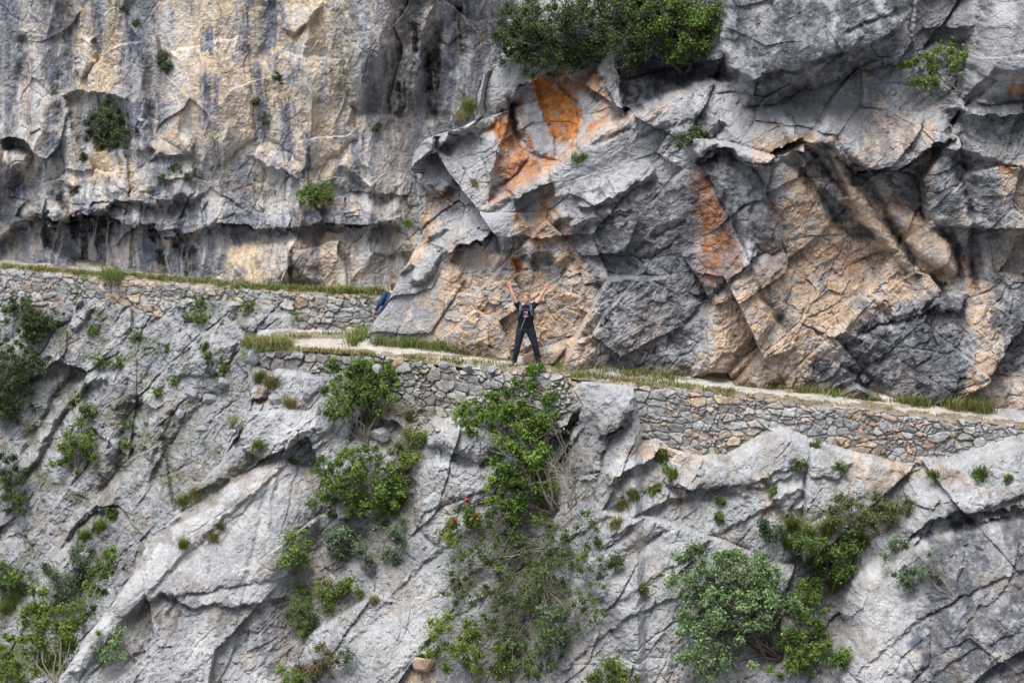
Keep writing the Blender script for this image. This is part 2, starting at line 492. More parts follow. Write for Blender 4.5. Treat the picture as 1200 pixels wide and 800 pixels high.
# --- great overhanging boulder, right block and gully between
SB.bulge([(862, -40), (846, 44), (852, 80), (866, 108), (873, 125), (892, 125), (911, 121), (934, 108), (959, 101), (985, 92), (1003, 80), (1030, 76), (1050, 74), (1067, 44), (1074, -40)], 1.15, 50)
SB.lip([(853, 72), (866, 84), (885, 94), (905, 84), (935, 82), (960, 66), (990, 62), (1016, 54), (1040, 40), (1060, 30)], .5, 50, 46, .9)
SB.groove([(873, 100), (869, 60), (868, 20)], 5, .1)
SB.groove([(900, 95), (903, 60)], 4, .07)
SB.groove([(985, 40), (1010, 30), (1050, 18), (1070, 6)], 4, .16)
SB.bulge([(1156, -60), (1146, 51), (1134, 100), (1130, 117), (1150, 121), (1172, 121), (1200, 112), (1300, 100), (1300, -60)], .75, 26)
SB.facet([(1134, 115), (1164, 82), (1180, 84), (1260, 76), (1260, 120), (1172, 122)], -.3, 0, -.6, 4)
SB.pit([(1072, -20), (1066, 44), (1080, 80), (1128, 118), (1140, 60), (1152, -20)], .45, 18)
SB.bulge([(1076, 60), (1100, 48), (1120, 60), (1122, 100), (1104, 116), (1082, 100)], .25, 14)
SB.bulge([(1110, 30), (1130, 0), (1150, 0), (1140, 45), (1120, 50)], .3, 10)
SB.groove([(1118, 128), (1126, 150), (1128, 190), (1134, 222), (1140, 260)], 9, .45)
SB.groove([(1140, 258), (1144, 300), (1150, 340)], 7, .3)
SB.lip([(1120, 126), (1140, 132), (1175, 134), (1230, 128)], .3, 10, 50, .8)
SB.lip([(1134, 176), (1165, 186), (1200, 196), (1240, 200)], .2, 30, 30, .6)
# --- the long overhang and the leaning columns below it
SB.lip([(818, 188), (828, 178), (842, 171), (856, 172), (866, 181), (880, 190), (890, 188), (908, 180), (926, 170), (940, 163)], .55, 70, 60, .7, .05)
SB.lip([(926, 170), (942, 160), (956, 168), (968, 165), (980, 174), (994, 190), (1008, 200), (1022, 202), (1040, 196), (1056, 196), (1070, 190), (1090, 176), (1110, 168), (1124, 160)], .5, 60, 70, .75, .06)
SB.bulge([(822, 190), (846, 176), (868, 184), (884, 200), (916, 262), (924, 286), (900, 292), (876, 302), (858, 262)], .5, 22)
SB.groove([(878, 218), (884, 240), (878, 258), (890, 285)], 4, .1)
SB.groove([(852, 196), (858, 226), (872, 262)], 4, .08)
for P, a in (([(930, 178), (950, 172), (968, 200), (990, 230), (996, 232), (984, 238), (966, 232), (948, 208)], .35),
             ([(966, 172), (982, 172), (1000, 210), (1020, 240), (1036, 262), (1062, 300), (1080, 322), (1066, 320), (1036, 290), (1012, 268), (994, 232)], .4),
             ([(1036, 246), (1050, 238), (1080, 252), (1104, 270), (1118, 300), (1122, 330), (1100, 318), (1070, 300)], .22)):
    SB.bulge(P, a, 12)
SB.groove([(922, 178), (944, 206), (964, 230), (980, 262), (1010, 280), (1030, 284)], 6, .28)
SB.groove([(984, 172), (1012, 206), (1034, 240), (1062, 290), (1078, 326)], 5, .22)
SB.groove([(1096, 262), (1120, 284), (1130, 310), (1126, 338)], 6, .25)
SB.lip([(1020, 342), (1030, 352), (1050, 372), (1072, 370), (1085, 350), (1100, 346)], .18, 46, 16, .7)
SB.pit([(1020, 342), (1046, 320), (1090, 316), (1110, 340), (1084, 368), (1040, 372)], .22, 20)
SB.groove([(834, 346), (822, 365), (810, 372), (800, 380)], 5, .16)
SB.groove([(776, 272), (790, 264), (802, 260), (760, 282)], 2.5, .14)
SB.groove([(760, 284), (742, 300), (738, 312), (752, 320)], 3, .1)
SB.lip([(836, 344), (850, 320), (872, 306), (888, 292)], .35, 30, 10, .2)
SB.bulge([(838, 346), (866, 300), (900, 292), (930, 320), (920, 360), (888, 400), (850, 440), (806, 448), (822, 400)], .3, 30)
SB.groove([(872, 306), (890, 340), (918, 384)], 4, .16)
SB.groove([(1000, 395), (980, 420), (1010, 440), (1030, 452)], 4, .15)
SB.bulge([(1094, 350), (1112, 346), (1138, 350), (1132, 368), (1110, 372), (1098, 366)], .3, 10)
SB.groove([(1000, 390), (1030, 378), (1060, 372), (1094, 366)], 4, .25)
SB.bulge([(1132, 364), (1160, 360), (1174, 390), (1172, 440), (1160, 462), (1140, 460), (1138, 420)], .2, 18)
SB.amps = [([(380, 300), (470, 290), (520, 310), (530, 420), (380, 420)], .4, 14), ([(520, 40), (600, 40), (600, 150), (480, 160)], .5, 12), ([(815, 185), (850, 172), (890, 200), (930, 285), (880, 305), (850, 250)], .45, 8),
           ([(935, 170), (985, 172), (1080, 320), (1010, 275)], .5, 8), ([(1036, 246), (1104, 262), (1122, 320), (1070, 300)], .4, 8),
           ([(860, -50), (846, 60), (872, 120), (1000, 85), (1060, 60), (1070, -50)], .6, 10), ([(1150, -60), (1132, 117), (1250, 112), (1250, -60)], .55, 10),
           ([(604, 92), (690, 86), (684, 150), (640, 190), (610, 170)], .35, 8), ([(556, 112), (562, 90), (584, 66), (640, 70), (600, 130), (570, 150)], .6, 8),
           ([(640, 205), (700, 165), (770, 155), (770, 205), (700, 232), (680, 236)], .6, 10), ([(525, 305), (548, 288), (580, 276), (592, 302), (574, 322), (550, 320)], .4, 6)]
# --- pigments, and some shade put into the colour
P = SB.paint; K = SB.stroke
P(DRK, [(800, 450), (822, 400), (838, 346), (870, 300), (890, 292), (930, 180), (975, 175), (1120, 270), (1140, 330), (1100, 345), (1010, 370), (960, 420), (960, 470)], -.85, 10, .8)
P(DRK, [(520, 320), (560, 330), (590, 310), (640, 315), (690, 325), (700, 430), (520, 410), (512, 360)], -.7, 10, .8)
P(TAN, [(520, 320), (560, 330), (590, 310), (640, 315), (690, 325), (700, 430), (520, 410), (512, 360)], .95, 14, 1.1, .6)
P(TAN, [(520, 310), (600, 306), (690, 320), (702, 425), (600, 420), (520, 405)], .8, 14, 1.2, .5)
P(TAN, [(650, 240), (664, 250), (672, 300), (696, 330), (700, 425), (640, 420), (660, 340), (648, 290)], .9, 7, .7)
P(TAN, [(612, 246), (650, 232), (640, 300), (616, 300), (606, 270)], .8, 8, .8)
P(TAN, [(484, 236), (505, 238), (520, 240), (512, 270), (492, 300), (478, 312), (484, 280)], .9, 6, .8)
P(TAN, [(800, 450), (822, 400), (838, 346), (870, 300), (890, 292), (930, 180), (975, 175), (1120, 270), (1140, 330), (1100, 345), (1010, 370), (960, 420), (960, 470)], .95, 12, .8)
P(TAN, [(1130, 330), (1160, 300), (1176, 380), (1172, 470), (1130, 470), (1140, 420)], .9, 8, .6)
P(TAN, [(1080, 150), (1096, 150), (1092, 240), (1072, 240)], .8, 5, .7)
P(TAN, [(1170, 190), (1260, 200), (1260, 330), (1150, 330), (1176, 270)], .75, 8, .9)
P(TAN, [(880, 175), (930, 160), (940, 170), (890, 192)], .6, 8, .9)
P(TAN, [(1020, 150), (1090, 140), (1090, 195), (1010, 195), (980, 170)], .55, 10, .9)
P(TAN, [(1160, 440), (1260, 440), (1260, 510), (1130, 495), (1140, 472)], .8, 8, .7)
P(TAN, [(930, 440), (1060, 450), (1200, 470), (1200, 500), (930, 470)], .5, 8, .9)
P(TAN, [(690, 100), (724, 128), (716, 148), (640, 206), (570, 244), (572, 226), (640, 190), (700, 130)], .6, 6, .6)
K(TAN, [(700, 165), (724, 145), (760, 128), (790, 118)], 7, .7)
K(TAN, [(1034, 116), (1026, 128), (1022, 142)], 6, .9, .4)
K(TAN, [(905, 138), (890, 165), (880, 185)], 9, .6, .7)
K(TAN, [(1005, 68), (1012, 86)], 7, .8)
K(TAN, [(783, 70), (790, 110)], 7, .7, .3)
P(TAN, [(776, 276), (790, 272), (792, 290), (778, 292)], .8, 4, .6)
for q in ([(618, 84), (652, 84), (672, 112), (688, 134), (684, 156), (660, 176), (640, 164), (630, 140), (622, 116)], [(584, 120), (600, 118), (612, 176), (640, 182), (690, 150), (716, 136), (650, 196), (570, 244), (572, 200)]):
    P(DRK, q, -1., 3, .2); P(PAL, q, -1., 3, .2)
P(ORG, [(622, 88), (650, 88), (668, 112), (682, 134), (680, 152), (660, 172), (646, 160), (636, 140), (628, 116)], 1.25, 2.5, .3)
P(ORG, [(656, 88), (696, 86), (716, 116), (722, 134), (708, 128), (690, 108), (684, 138), (668, 108)], .75, 6, .8)
K(ORG, [(606, 102), (612, 130), (618, 160), (624, 180)], 4, .95, .3)
P(ORG, [(590, 128), (600, 124), (606, 150), (614, 176), (598, 178), (584, 172), (580, 160)], .9, 5, .7)
P(ORG, [(578, 180), (600, 178), (640, 182), (690, 150), (716, 136), (650, 194), (612, 218), (572, 240), (574, 210), (586, 205)], .75, 6, .6)
P(ORG, [(514, 229), (530, 227), (528, 242), (516, 242)], .8, 3, .5)
P(ORG, [(602, 306), (616, 300), (612, 318), (604, 320)], .8, 3, .4)
K(ORG, [(486, 246), (494, 262), (490, 290)], 8, .4, .8)
P(ORG, [(816, 195), (828, 200), (850, 250), (870, 295), (862, 308), (836, 330), (818, 330), (812, 300), (814, 250)], .9, 6, .8, .6)
P(ORG, [(1184, 88), (1260, 84), (1260, 112), (1186, 112)], .8, 3, .3)
P(ORG, [(1166, 188), (1186, 190), (1184, 202), (1168, 200)], .9, 3, .5)
P(ORG, [(1134, 300), (1146, 306), (1150, 342), (1136, 340)], .55, 5, .6)
K(ORG, [(1084, 172), (1082, 232)], 7, .5, .5)
P(ORG, [(620, 252), (640, 250), (636, 290), (622, 290)], .35, 8, .8)
P(ORG, [(920, 260), (1000, 270), (1010, 320), (940, 330)], .25, 14, .9)
K(ORG, [(660, 262), (668, 296), (684, 322)], 6, .4, .6)
# dark water stains, and shade painted into the colour
P(DRK, [(702, 250), (760, 230), (812, 215), (818, 300), (838, 330), (826, 380), (808, 440), (770, 450), (700, 430), (706, 360), (694, 320)], .72, 12, .9)
P(DRK, [(760, 285), (810, 290), (834, 340), (820, 400), (800, 440), (760, 440), (740, 400), (770, 340)], .85, 10, .8)
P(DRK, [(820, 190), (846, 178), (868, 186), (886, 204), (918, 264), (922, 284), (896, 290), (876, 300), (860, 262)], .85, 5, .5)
P(DRK, [(850, 80), (885, 96), (940, 84), (1000, 64), (1060, 40), (1050, 76), (960, 104), (912, 124), (872, 126)], .8, 6, .6)  # shade on the boulder's underside, painted into the colour
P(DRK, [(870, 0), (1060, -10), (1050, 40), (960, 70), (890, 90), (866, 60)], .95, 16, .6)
P(DRK, [(935, 178), (955, 178), (990, 226), (984, 236), (1008, 262), (1030, 282), (1006, 278), (972, 250)], .9, 2.5, .9)
P(DRK, [(984, 178), (1000, 184), (1030, 222), (1034, 240), (1020, 238), (1004, 214)], .85, 2.5, .9)
K(DRK, [(1040, 256), (1060, 290), (1078, 326)], 7, .9, .4)
K(DRK, [(1098, 264), (1122, 290), (1130, 318), (1126, 340)], 7, .95, .3)
K(DRK, [(1142, 262), (1152, 310), (1174, 338)], 6, .9, .4)
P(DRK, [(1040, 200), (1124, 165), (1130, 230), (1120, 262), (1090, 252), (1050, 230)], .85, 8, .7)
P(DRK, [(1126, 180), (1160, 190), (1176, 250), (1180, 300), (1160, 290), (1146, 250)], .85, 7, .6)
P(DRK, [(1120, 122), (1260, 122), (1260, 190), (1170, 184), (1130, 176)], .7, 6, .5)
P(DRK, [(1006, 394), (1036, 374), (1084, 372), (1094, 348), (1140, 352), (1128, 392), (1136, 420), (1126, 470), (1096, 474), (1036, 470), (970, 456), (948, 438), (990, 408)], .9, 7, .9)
P(DRK, [(1170, 340), (1260, 330), (1260, 430), (1186, 440), (1174, 400)], .85, 8, .8)
P(DRK, [(880, 290), (930, 280), (940, 310), (900, 330), (872, 330), (856, 320)], .6, 8, .8)
K(DRK, [(898, 330), (910, 360), (924, 384), (918, 392)], 7, .8, .5)
K(DRK, [(1000, 345), (1014, 362), (1022, 380)], 6, .8, .5)
K(DRK, [(960, 322), (966, 346)], 5, .7, .5)
K(DRK, [(870, 230), (892, 288)], 5, .5)
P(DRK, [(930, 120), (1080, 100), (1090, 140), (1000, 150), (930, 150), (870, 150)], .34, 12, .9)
P(DRK, [(720, 70), (850, 60), (850, 96), (790, 112), (726, 140), (716, 110)], 1., 8, .4)  # recess beside the boulder: dark stain and painted shade together
P(DRK, [(604, 106), (620, 92), (634, 132), (648, 162), (650, 184), (624, 176)], .45, 4, .4)
K(ORG, [(606, 102), (612, 130), (618, 160), (624, 180)], 4, .95, .3)
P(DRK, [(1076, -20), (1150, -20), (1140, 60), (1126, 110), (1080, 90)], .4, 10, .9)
K(BLK, [(1124, 200), (1134, 240), (1142, 262)], 5, .8, .6)
K(BLK, [(1140, 306), (1142, 340)], 5, .7, .6)
K(BLK, [(596, 116), (602, 136)], 5, .7, .5)
K(PAL, [(940, 162), (905, 150), (880, 160)], 12, .25, .9)
K(PAL, [(905, 45), (918, 62)], 8, .4, .9)
P(PAL, [(1150, 10), (1180, 20), (1170, 70), (1150, 60)], .25, 10, .9)
P(MOS, [(540, 120), (556, 118), (560, 140), (540, 138)], .6, 5, .8)

SIL_B = ([-300, 0, 40, 62, 75, 90, 111, 145, 146, 158, 175, 213, 234, 268, 290, 315, 340, 365, 390, 420],
         [560, 596, 600, 592, 574, 562, 555, 559, 505, 500, 494, 479, 481, 483, 482, 468, 455, 442, 427, 415])
def base_butt(X, Z):
    return y_in(X) + .12 + .10 * np.maximum(Z, 0) + .25 * np.minimum(Z - z_path(X), 0)

def rock_butt(X, Z):
    m = np.clip(fbm(X * .35, Z * .35, 5, 2) * 1.2 + .35, 0, 1)
    b0, _, _ = blocks(X, Z, 2.6, 30, 1.5, 6, .26, .26, .06, .03, .04)
    b1, _, _ = blocks(X, Z, 1.25, 36, 1.8, 14, .18, .30, .06, .03, .04)
    b2, _, _ = blocks(X, Z, .55, 32, 1.9, 2, .07, .26, .03, .05, .05)
    b3, _, _ = blocks(X, Z, .22, 28, 1.6, 3, .03, .30, .015, .08, .06)
    u, v = rot(X, Z, 33)
    st = ridged(u * .5, v * 2.0, 21, 5, .6)
    low = sstep(3.4, 1.4, Z)                       # rubbly rock low down by the path
    lump, _, _ = blocks(X, Z, .36, 70, 1.5, 31, .08, .45, .04, .1, .15)
    return b0 + b1 * .8 + b2 * (.06 + .5 * m) + b3 * (.10 + .4 * m) + .02 * ridged(X * .9, Z * .9, 9, 6, .65) + .025 * st + lump * low * .5 + cracks(X, Z, .9, 35, 2.0, 33, .015, .07) + cracks(X, Z, .5, 120, 1.6, 34, .011, .035) + grain(X, Z, 35, .55)

def mask_butt(X, Z, px, py, rock):
    M = np.zeros((7,) + X.shape, f32)
    M[TAN] = .35 * sstep(.15, .6, fbm(X * .7, Z * .7, 61, 5, .6)) * sstep(5, 1, Z)
    M[DRK] = .5 * sstep(.1, .6, fbm(X * 1.1 + 9, Z * .5, 62, 6, .65)) * (.35 + .65 * sstep(640, 760, px))
    M[PAL] = .3 * sstep(.3, .8, fbm(X * 1.5, Z * 1.5, 63, 5, .6))
    M[SOI] = .8 * sstep(.35, .0, Z - z_path(X) + .25 * fbm(X * 2, Z * 2, 64, 3)) * (X > -3)
    return M

# =================================================================== the far cliff
SF = Sculpt()
SF.bulge([(-60, 165), (20, 172), (37, 182), (30, 199), (0, 221), (-60, 230)], .8, 25)
SF.lip([(55, 250), (66, 262), (84, 258), (92, 250), (104, 252), (122, 246), (134, 232), (147, 234), (160, 233), (178, 238), (196, 236), (213, 224), (222, 232), (236, 226)], .38, 50, 22, .6, .06)
SF.lip([(-40, 290), (0, 280), (14, 264), (40, 254), (60, 258), (82, 256), (100, 254), (124, 252), (145, 262), (170, 268), (196, 276), (216, 274), (238, 268), (258, 258), (276, 262), (300, 268), (340, 266), (380, 262), (420, 262), (470, 258)], .40, 40, 34, .7, .02)
SF.pit([(76, 110), (110, 106), (150, 114), (168, 160), (150, 176), (96, 178), (84, 150)], .5, 16)
SF.bulge([(96, 42), (112, 44), (113, 74), (98, 92), (86, 82)], .4, 12)
SF.bulge([(160, 176), (166, 136), (176, 140), (184, 176)], .25, 8)
SF.lip([(180, 180), (205, 180), (228, 178)], .25, 30, 20, .5)
SF.groove([(490, -20), (478, 40), (460, 78), (440, 110), (428, 142)], 14, .5)
SF.groove([(512, 20), (506, 60), (500, 92), (504, 130), (510, 146)], 9, .6)
SF.groove([(536, 0), (540, 40), (534, 90)], 8, .35)
SF.groove([(466, 92), (458, 120), (452, 160)], 6, .3)
SF.bulge([(412, -30), (486, -30), (470, 50), (436, 110), (424, 134), (408, 120), (402, 60)], .5, 40)
SF.bulge([(492, 20), (510, 0), (502, 60), (494, 110), (480, 120)], .35, 14)
SF.groove([(60, -20), (80, 30), (82, 70), (74, 110), (80, 160)], 10, .25)
SF.groove([(26, 40), (30, 70), (20, 110)], 8, .2)
SF.groove([(145, 0), (150, 60), (146, 110)], 10, .15)
SF.groove([(318, 0), (316, 50), (300, 74)], 9, .2)
SF.bulge([(200, 60), (290, 40), (300, 160), (250, 200), (190, 160)], .35, 60)
SF.bulge([(330, 60), (400, 70), (420, 160), (370, 200), (310, 160)], .3, 60)
SF.lip([(296, 180), (312, 196), (330, 198), (352, 212)], .3, 30, 26, .6)
SF.lip([(340, 40), (365, 20), (378, 0)], .25, 30, 20, .5)
SF.lip([(398, 190), (430, 215), (460, 230)], .25, 40, 30, .5)
SF.facet([(268, 300), (300, 270), (360, 275), (370, 330), (260, 340)], .25, .2, .3, 12)
SF.ctrl([(0, 50, .2), (100, 60, 0), (200, 60, .3), (300, 60, .2), (400, 60, .4), (450, 60, .5), (500, 60, -.5), (540, 60, -1.2), (580, 60, -1.6), (0, 200, .3), (100, 200, .2), (200, 200, .35), (300, 210, .3), (400, 210, .2), (480, 200, -.2), (520, 140, -.7), (560, 150, -1.1),
         (0, 310, -.2), (100, 310, -.3), (200, 310, -.2), (300, 320, .1), (400, 320, .1), (200, -60, .3), (450, -60, .2)])
P = SF.paint; K = SF.stroke
for poly in ([(196, -40), (300, -40), (306, 60), (330, 70), (390, 100), (430, 170), (430, 230), (330, 190), (290, 180), (250, 190), (190, 176), (184, 90)], [(330, -40), (404, -40), (408, 60), (400, 140), (330, 60)], [(92, 40), (140, -20), (148, 100), (120, 112), (80, 108)],
             [(-60, 165), (20, 172), (37, 182), (30, 199), (0, 221), (-60, 230)], [(98, 186), (130, 170), (166, 186), (166, 232), (104, 222)], [(28, 96), (52, 100), (54, 185), (26, 180)], [(36, -20), (44, 40), (34, 100), (20, 60)], [(196, 180), (214, 184), (210, 212), (192, 226)], [(262, 340), (268, 290), (310, 272), (310, 340)]):
    P(DRK, poly, -.85, 12, .8, .5)

big = [(-80, -80), (580, -80), (580, 360), (-80, 360)]
P(TAN, [(196, -40), (300, -40), (306, 60), (330, 70), (390, 100), (420, 170), (400, 205), (330, 190), (290, 180), (250, 190), (190, 176), (184, 90)], .72, 22, 1.0, .3)
P(TAN, [(330, -40), (400, -40), (406, 60), (400, 140), (330, 60), (316, 20)], .85, 14, .9, .4)
P(TAN, [(92, 40), (140, -20), (148, 100), (120, 112), (80, 108)], .95, 8, .6, .3)
P(TAN, [(-60, 165), (20, 172), (37, 182), (30, 199), (0, 221), (-60, 230)], .9, 6, .6)
P(TAN, [(98, 186), (130, 170), (166, 186), (166, 232), (148, 234), (130, 212), (104, 222)], 1., 5, .5)
P(TAN, [(28, 96), (52, 100), (54, 185), (26, 180)], .85, 8, .7, .6)
P(TAN, [(36, -20), (44, 40), (34, 100), (20, 60)], .7, 6, .7, .6)
P(TAN, [(196, 180), (214, 184), (210, 212), (192, 226)], .95, 5, .6)
P(TAN, [(262, 340), (268, 290), (310, 272), (370, 290), (366, 340)], .95, 8, .7)
P(TAN, [(300, 200), (360, 215), (420, 260), (400, 280), (320, 262), (290, 240)], .6, 12, 1.)
P(TAN, [(404, 90), (440, 160), (470, 220), (450, 260), (410, 220), (396, 150)], .6, 14, .9)
P(TAN, [(46, 230), (90, 215), (125, 235), (60, 252), (30, 240)], .45, 12, .9)
P(TAN, [(372, 290), (440, 280), (470, 300), (450, 340), (376, 340)], .6, 10, .9, .5)
for x, w, t, b in ((14, 5, 274, 316), (34, 6, 264, 310), (55, 7, 268, 318), (136, 8, 264, 322), (181, 5, 280, 322), (194, 7, 272, 302), (219, 7, 276, 300), (178, 4, 300, 325), (120, 3, 262, 290)):
    K(TAN, [(x, t), (x + 2, (t + b) / 2), (x, b)], w * 1.5, .9, .5, .7)
for x, w, t, b in ((62, 15, -40, 118), (74, 11, 10, 110), (6, 11, -40, 100), (24, 6, 30, 100), (12, 9, 100, 195), (66, 13, 120, 195), (160, 17, 20, 205), (172, 11, -20, 60), (317, 9, -60, 76), (244, 8, 40, 70), (305, 8, 70, 180),
                   (176, 8, 100, 180), (196, 7, 180, 230), (182, 11, 180, 236), (334, 9, 120, 200), (244, 8, 90, 150), (40, 6, 60, 160), (112, 5, 0, 60), (286, 6, -20, 60), (360, 6, 150, 215), (418, 10, 150, 230), (380, 7, 60, 130)):
    K(DRK, [(x, t), (x + 3, t * .6 + b * .4), (x - 2, b)], w * 1.3, 1.0, .32, .7)
P(DRK, [(-60, -40), (92, -40), (86, 150), (70, 192), (-60, 180)], .62, 10, 1.1, .95)
P(DRK, [(150, -40), (190, -40), (186, 150), (180, 230), (150, 200)], .7, 9, .9, .9)
P(DRK, [(446, 130), (500, 140), (482, 330), (404, 340), (436, 220)], .6, 10, .9, .4)  # shade along the buttress edge, painted on the cliff behind
P(DRK, [(90, 242), (250, 238), (420, 252), (470, 262), (300, 280), (100, 266)], 1., 4, .6, .3)  # shadowed rocks at the lip, their shade put into the colour
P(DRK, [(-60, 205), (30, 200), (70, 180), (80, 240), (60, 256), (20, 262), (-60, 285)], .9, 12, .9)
P(DRK, [(-60, 275), (40, 258), (120, 252), (200, 280), (270, 265), (262, 340), (-60, 330)], .9, 8, .7, .6)  # stained band, with the overhang's shadow painted in as well
P(DRK, [(310, 290), (370, 290), (376, 345), (310, 345)], .6, 8, .9, .5)  # overhang shadow painted over the tan rock
P(DRK, [(406, -40), (600, -40), (600, 180), (510, 160), (470, 140), (430, 128), (404, 60)], .75, 14, .8, .5)
P(DRK, [(210, 190), (270, 170), (300, 200), (290, 250), (220, 240)], .6, 12, .9, .3)
P(DRK, [(500, 0), (600, -40), (600, 130), (520, 150), (500, 100)], .85, 10, .6, .5)  # shadowed recess, its shade deepened in the colour
P(DRK, [(100, 220), (132, 210), (150, 214), (150, 250), (110, 256)], .75, 6, .8)
for x, t, b, w in ((88, 256, 284, 6), (107, 256, 276, 5), (122, 256, 294, 7), (113, 262, 300, 4), (66, 262, 296, 4), (180, 270, 284, 4), (205, 276, 290, 5), (192, 300, 325, 6), (219, 300, 322, 6), (160, 258, 272, 4), (72, 228, 242, 6), (88, 218, 232, 6), (506, 60, 140, 7), (470, 100, 140, 5), (540, 10, 60, 5), (486, 30, 60, 4), (340, 295, 325, 5), (96, 268, 320, 3), (230, 290, 318, 4)):
    K(BLK, [(x, t - 4), (x + 1, (t + b) / 2), (x - 1, b + 2)], w * 1.7, 1., .4, .5)
for x, t, b in ((30, 0, 40), (45, 90, 180), (160, 60, 120), (205, 20, 140), (140, 20, 90), (420, 40, 110), (448, 60, 200), (500, 110, 150), (380, 60, 140)):
    K(PAL, [(x, t), (x + 3, b)], 9, .55, .9, .8)

def base_far(X, Z):
    Y = y_far(X) + 1.25 + .06 * Z
    return Y
def rock_far(X, Z):
    u = X + .35 * fbm(X * .6, Z * .5, 81, 3)
    flute = ridged(u * .45, Z * .10, 82, 5, .5)                     # tall flutes left by running water
    b1, _, _ = blocks(X, Z, 2.2, 75, 1.7, 83, .14, .20, .0, .06, .2)
    b2, _, _ = blocks(X, Z, .6, 65, 1.8, 84, .04, .22, .03, .05, .1)
    m = np.clip(fbm(X * .4, Z * .4, 85, 2) * 1.3 + .15, 0, 1)
    low = sstep(3.6, 2.4, Z) * sstep(.6, 1.6, Z)
    lump, _, _ = blocks(X, Z, .55, 10, 1.5, 87, .14, .45, .05, .1, .2)
    return .26 * flute + b1 * .9 + b2 * (.0 + .5 * m) + .04 * fbm(X * 1.6, Z * .7, 88, 5, .55) + lump * low * .8 + cracks(X, Z, .9, 65, 1.8, 90, .014, .04) + grain(X, Z, 95, .36)
def mask_far(X, Z, px, py, rock):
    M = np.zeros((7,) + X.shape, f32)
    w = X + .18 * fbm(X * 1.3, Z * .8, 72, 3)
    s = fbm(w * 1.5, Z * .10, 65, 5, .62) + .22 * fbm(X * .8, Z * .8, 66, 4, .6)
    M[TAN] = .66 * sstep(-.40, .25, s + .25 * fbm(X * 2, Z * 2, 73, 4, .65))
    M[DRK] = .60 * sstep(.08, .36, fbm(w * 1.9 + 7, Z * .11, 74, 5, .65) + .25 * fbm(X * 1.2, Z * 1.2, 75, 5, .65))
    M[PAL] = .50 * sstep(.15, .55, fbm(w * 2.8, Z * .22, 67, 5, .65) + .2 * fbm(X * 4, Z * 4, 76, 3))
    return M

# =================================================================== slope below the path
SN = Sculpt()
WB = [(-100, 440), (335, 436), (380, 442), (440, 448), (470, 470), (520, 492), (548, 486), (600, 480), (640, 486), (660, 474), (670, 456), (690, 447), (720, 446), (742, 458), (752, 506), (790, 526), (850, 540), (912, 505), (960, 520), (1000, 532), (1060, 548), (1110, 545), (1160, 528), (1200, 512), (1400, 500)]
_wb = np.array([at_y(px, py, float(y_out((px - 600) / 49.))) for px, py in WB])
def z_wb(x): return np.interp(x, _wb[:, 0], _wb[:, 2])
# shape of the near rib: its left skyline
SIL = ([380, 400, 420, 440, 470, 500, 540, 590, 640, 680, 730, 800, 900], [300, 292, 290, 292, 288, 280, 250, 205, 165, 140, 105, 60, -5])
SN.ctrl([(320, 440, .2), (420, 460, .0), (330, 520, .3), (250, 600, .3), (180, 700, .3), (120, 790, .3), (330, 620, .5), (280, 720, .45), (400, 560, .1), (420, 700, -.1), (480, 640, .2), (520, 540, .35),
         (560, 640, -.1), (600, 560, -.35), (640, 640, -.5), (600, 740, -.3), (690, 600, -.1), (740, 560, .15), (800, 600, .15), (880, 560, .3), (950, 620, .0), (1000, 560, .1), (760, 700, .2), (860, 720, -.1), (950, 720, -.4),
         (1040, 680, .3), (1100, 620, .35), (1160, 580, .2), (1100, 740, .45), (1180, 720, .4), (450, 780, .2), (330, 780, .2)])
SN.groove([(98, 729), (142, 675), (189, 624), (236, 587), (280, 557), (320, 520)], 8, .4)
SN.lip([(280, 560), (236, 590), (189, 628), (142, 680), (98, 735), (70, 790)], .0, 10, 10, 0)
SN.ops[-1] = ('lip', [(320, 525), (282, 560), (238, 592), (191, 630), (144, 682), (100, 737), (76, 790)][::-1], .0, 40, 26, 0, .05)
SN.bulge([(150, 640), (200, 600), (262, 560), (330, 540), (380, 560), (372, 620), (336, 680), (260, 690), (180, 700), (110, 770), (90, 800), (80, 780)], .3, 30)
SN.lip([(140, 728), (152, 716), (165, 704), (190, 692), (205, 700), (225, 708), (250, 704), (275, 710), (300, 704), (320, 706), (338, 698)], .15, 50, 46, .55, .1)
SN.groove([(197, 720), (206, 706), (214, 728)], 3, .14)
SN.lip([(205, 560), (225, 576), (245, 570), (268, 555)], .15, 20, 24, .7)
SN.bulge([(290, 470), (330, 470), (372, 500), (340, 530), (300, 540), (280, 520)], .25, 14)
SN.bulge([(336, 500), (400, 465), (392, 500), (350, 530), (310, 550)], .16, 16)
SN.lip([(320, 520), (338, 512), (352, 500), (376, 492)], .10, 22, 20, .5)
SN.lip([(262, 490), (276, 476), (292, 466), (312, 462)], .2, 16, 18, .8)
SN.lip([(240, 528), (262, 512), (280, 505)], .2, 20, 20, .8)
SN.groove([(312, 560), (306, 600), (300, 640), (285, 690)], 4, .1)
SN.groove([(330, 552), (320, 590), (318, 632)], 3, .1)
SN.groove([(395, 620), (372, 640), (352, 690), (340, 760), (335, 820)], 26, .5)
SN.groove([(480, 560), (468, 590), (440, 620), (400, 660)], 12, .3)
SN.bulge([(498, 500), (512, 484), (545, 486), (580, 505), (590, 525), (560, 545), (524, 530), (500, 522)], .5, 18)
SN.bulge([(484, 550), (512, 530), (548, 545), (590, 540), (580, 580), (540, 600), (510, 640), (488, 620), (480, 580)], .3, 20)
SN.lip([(430, 500), (446, 488), (466, 494), (476, 510)], .2, 12, 16, .8)
SN.groove([(655, 470), (668, 500), (650, 560), (620, 620), (600, 700), (590, 820)], 36, .6)
SN.pit([(660, 480), (676, 474), (680, 500), (668, 520), (656, 505)], .4, 8)
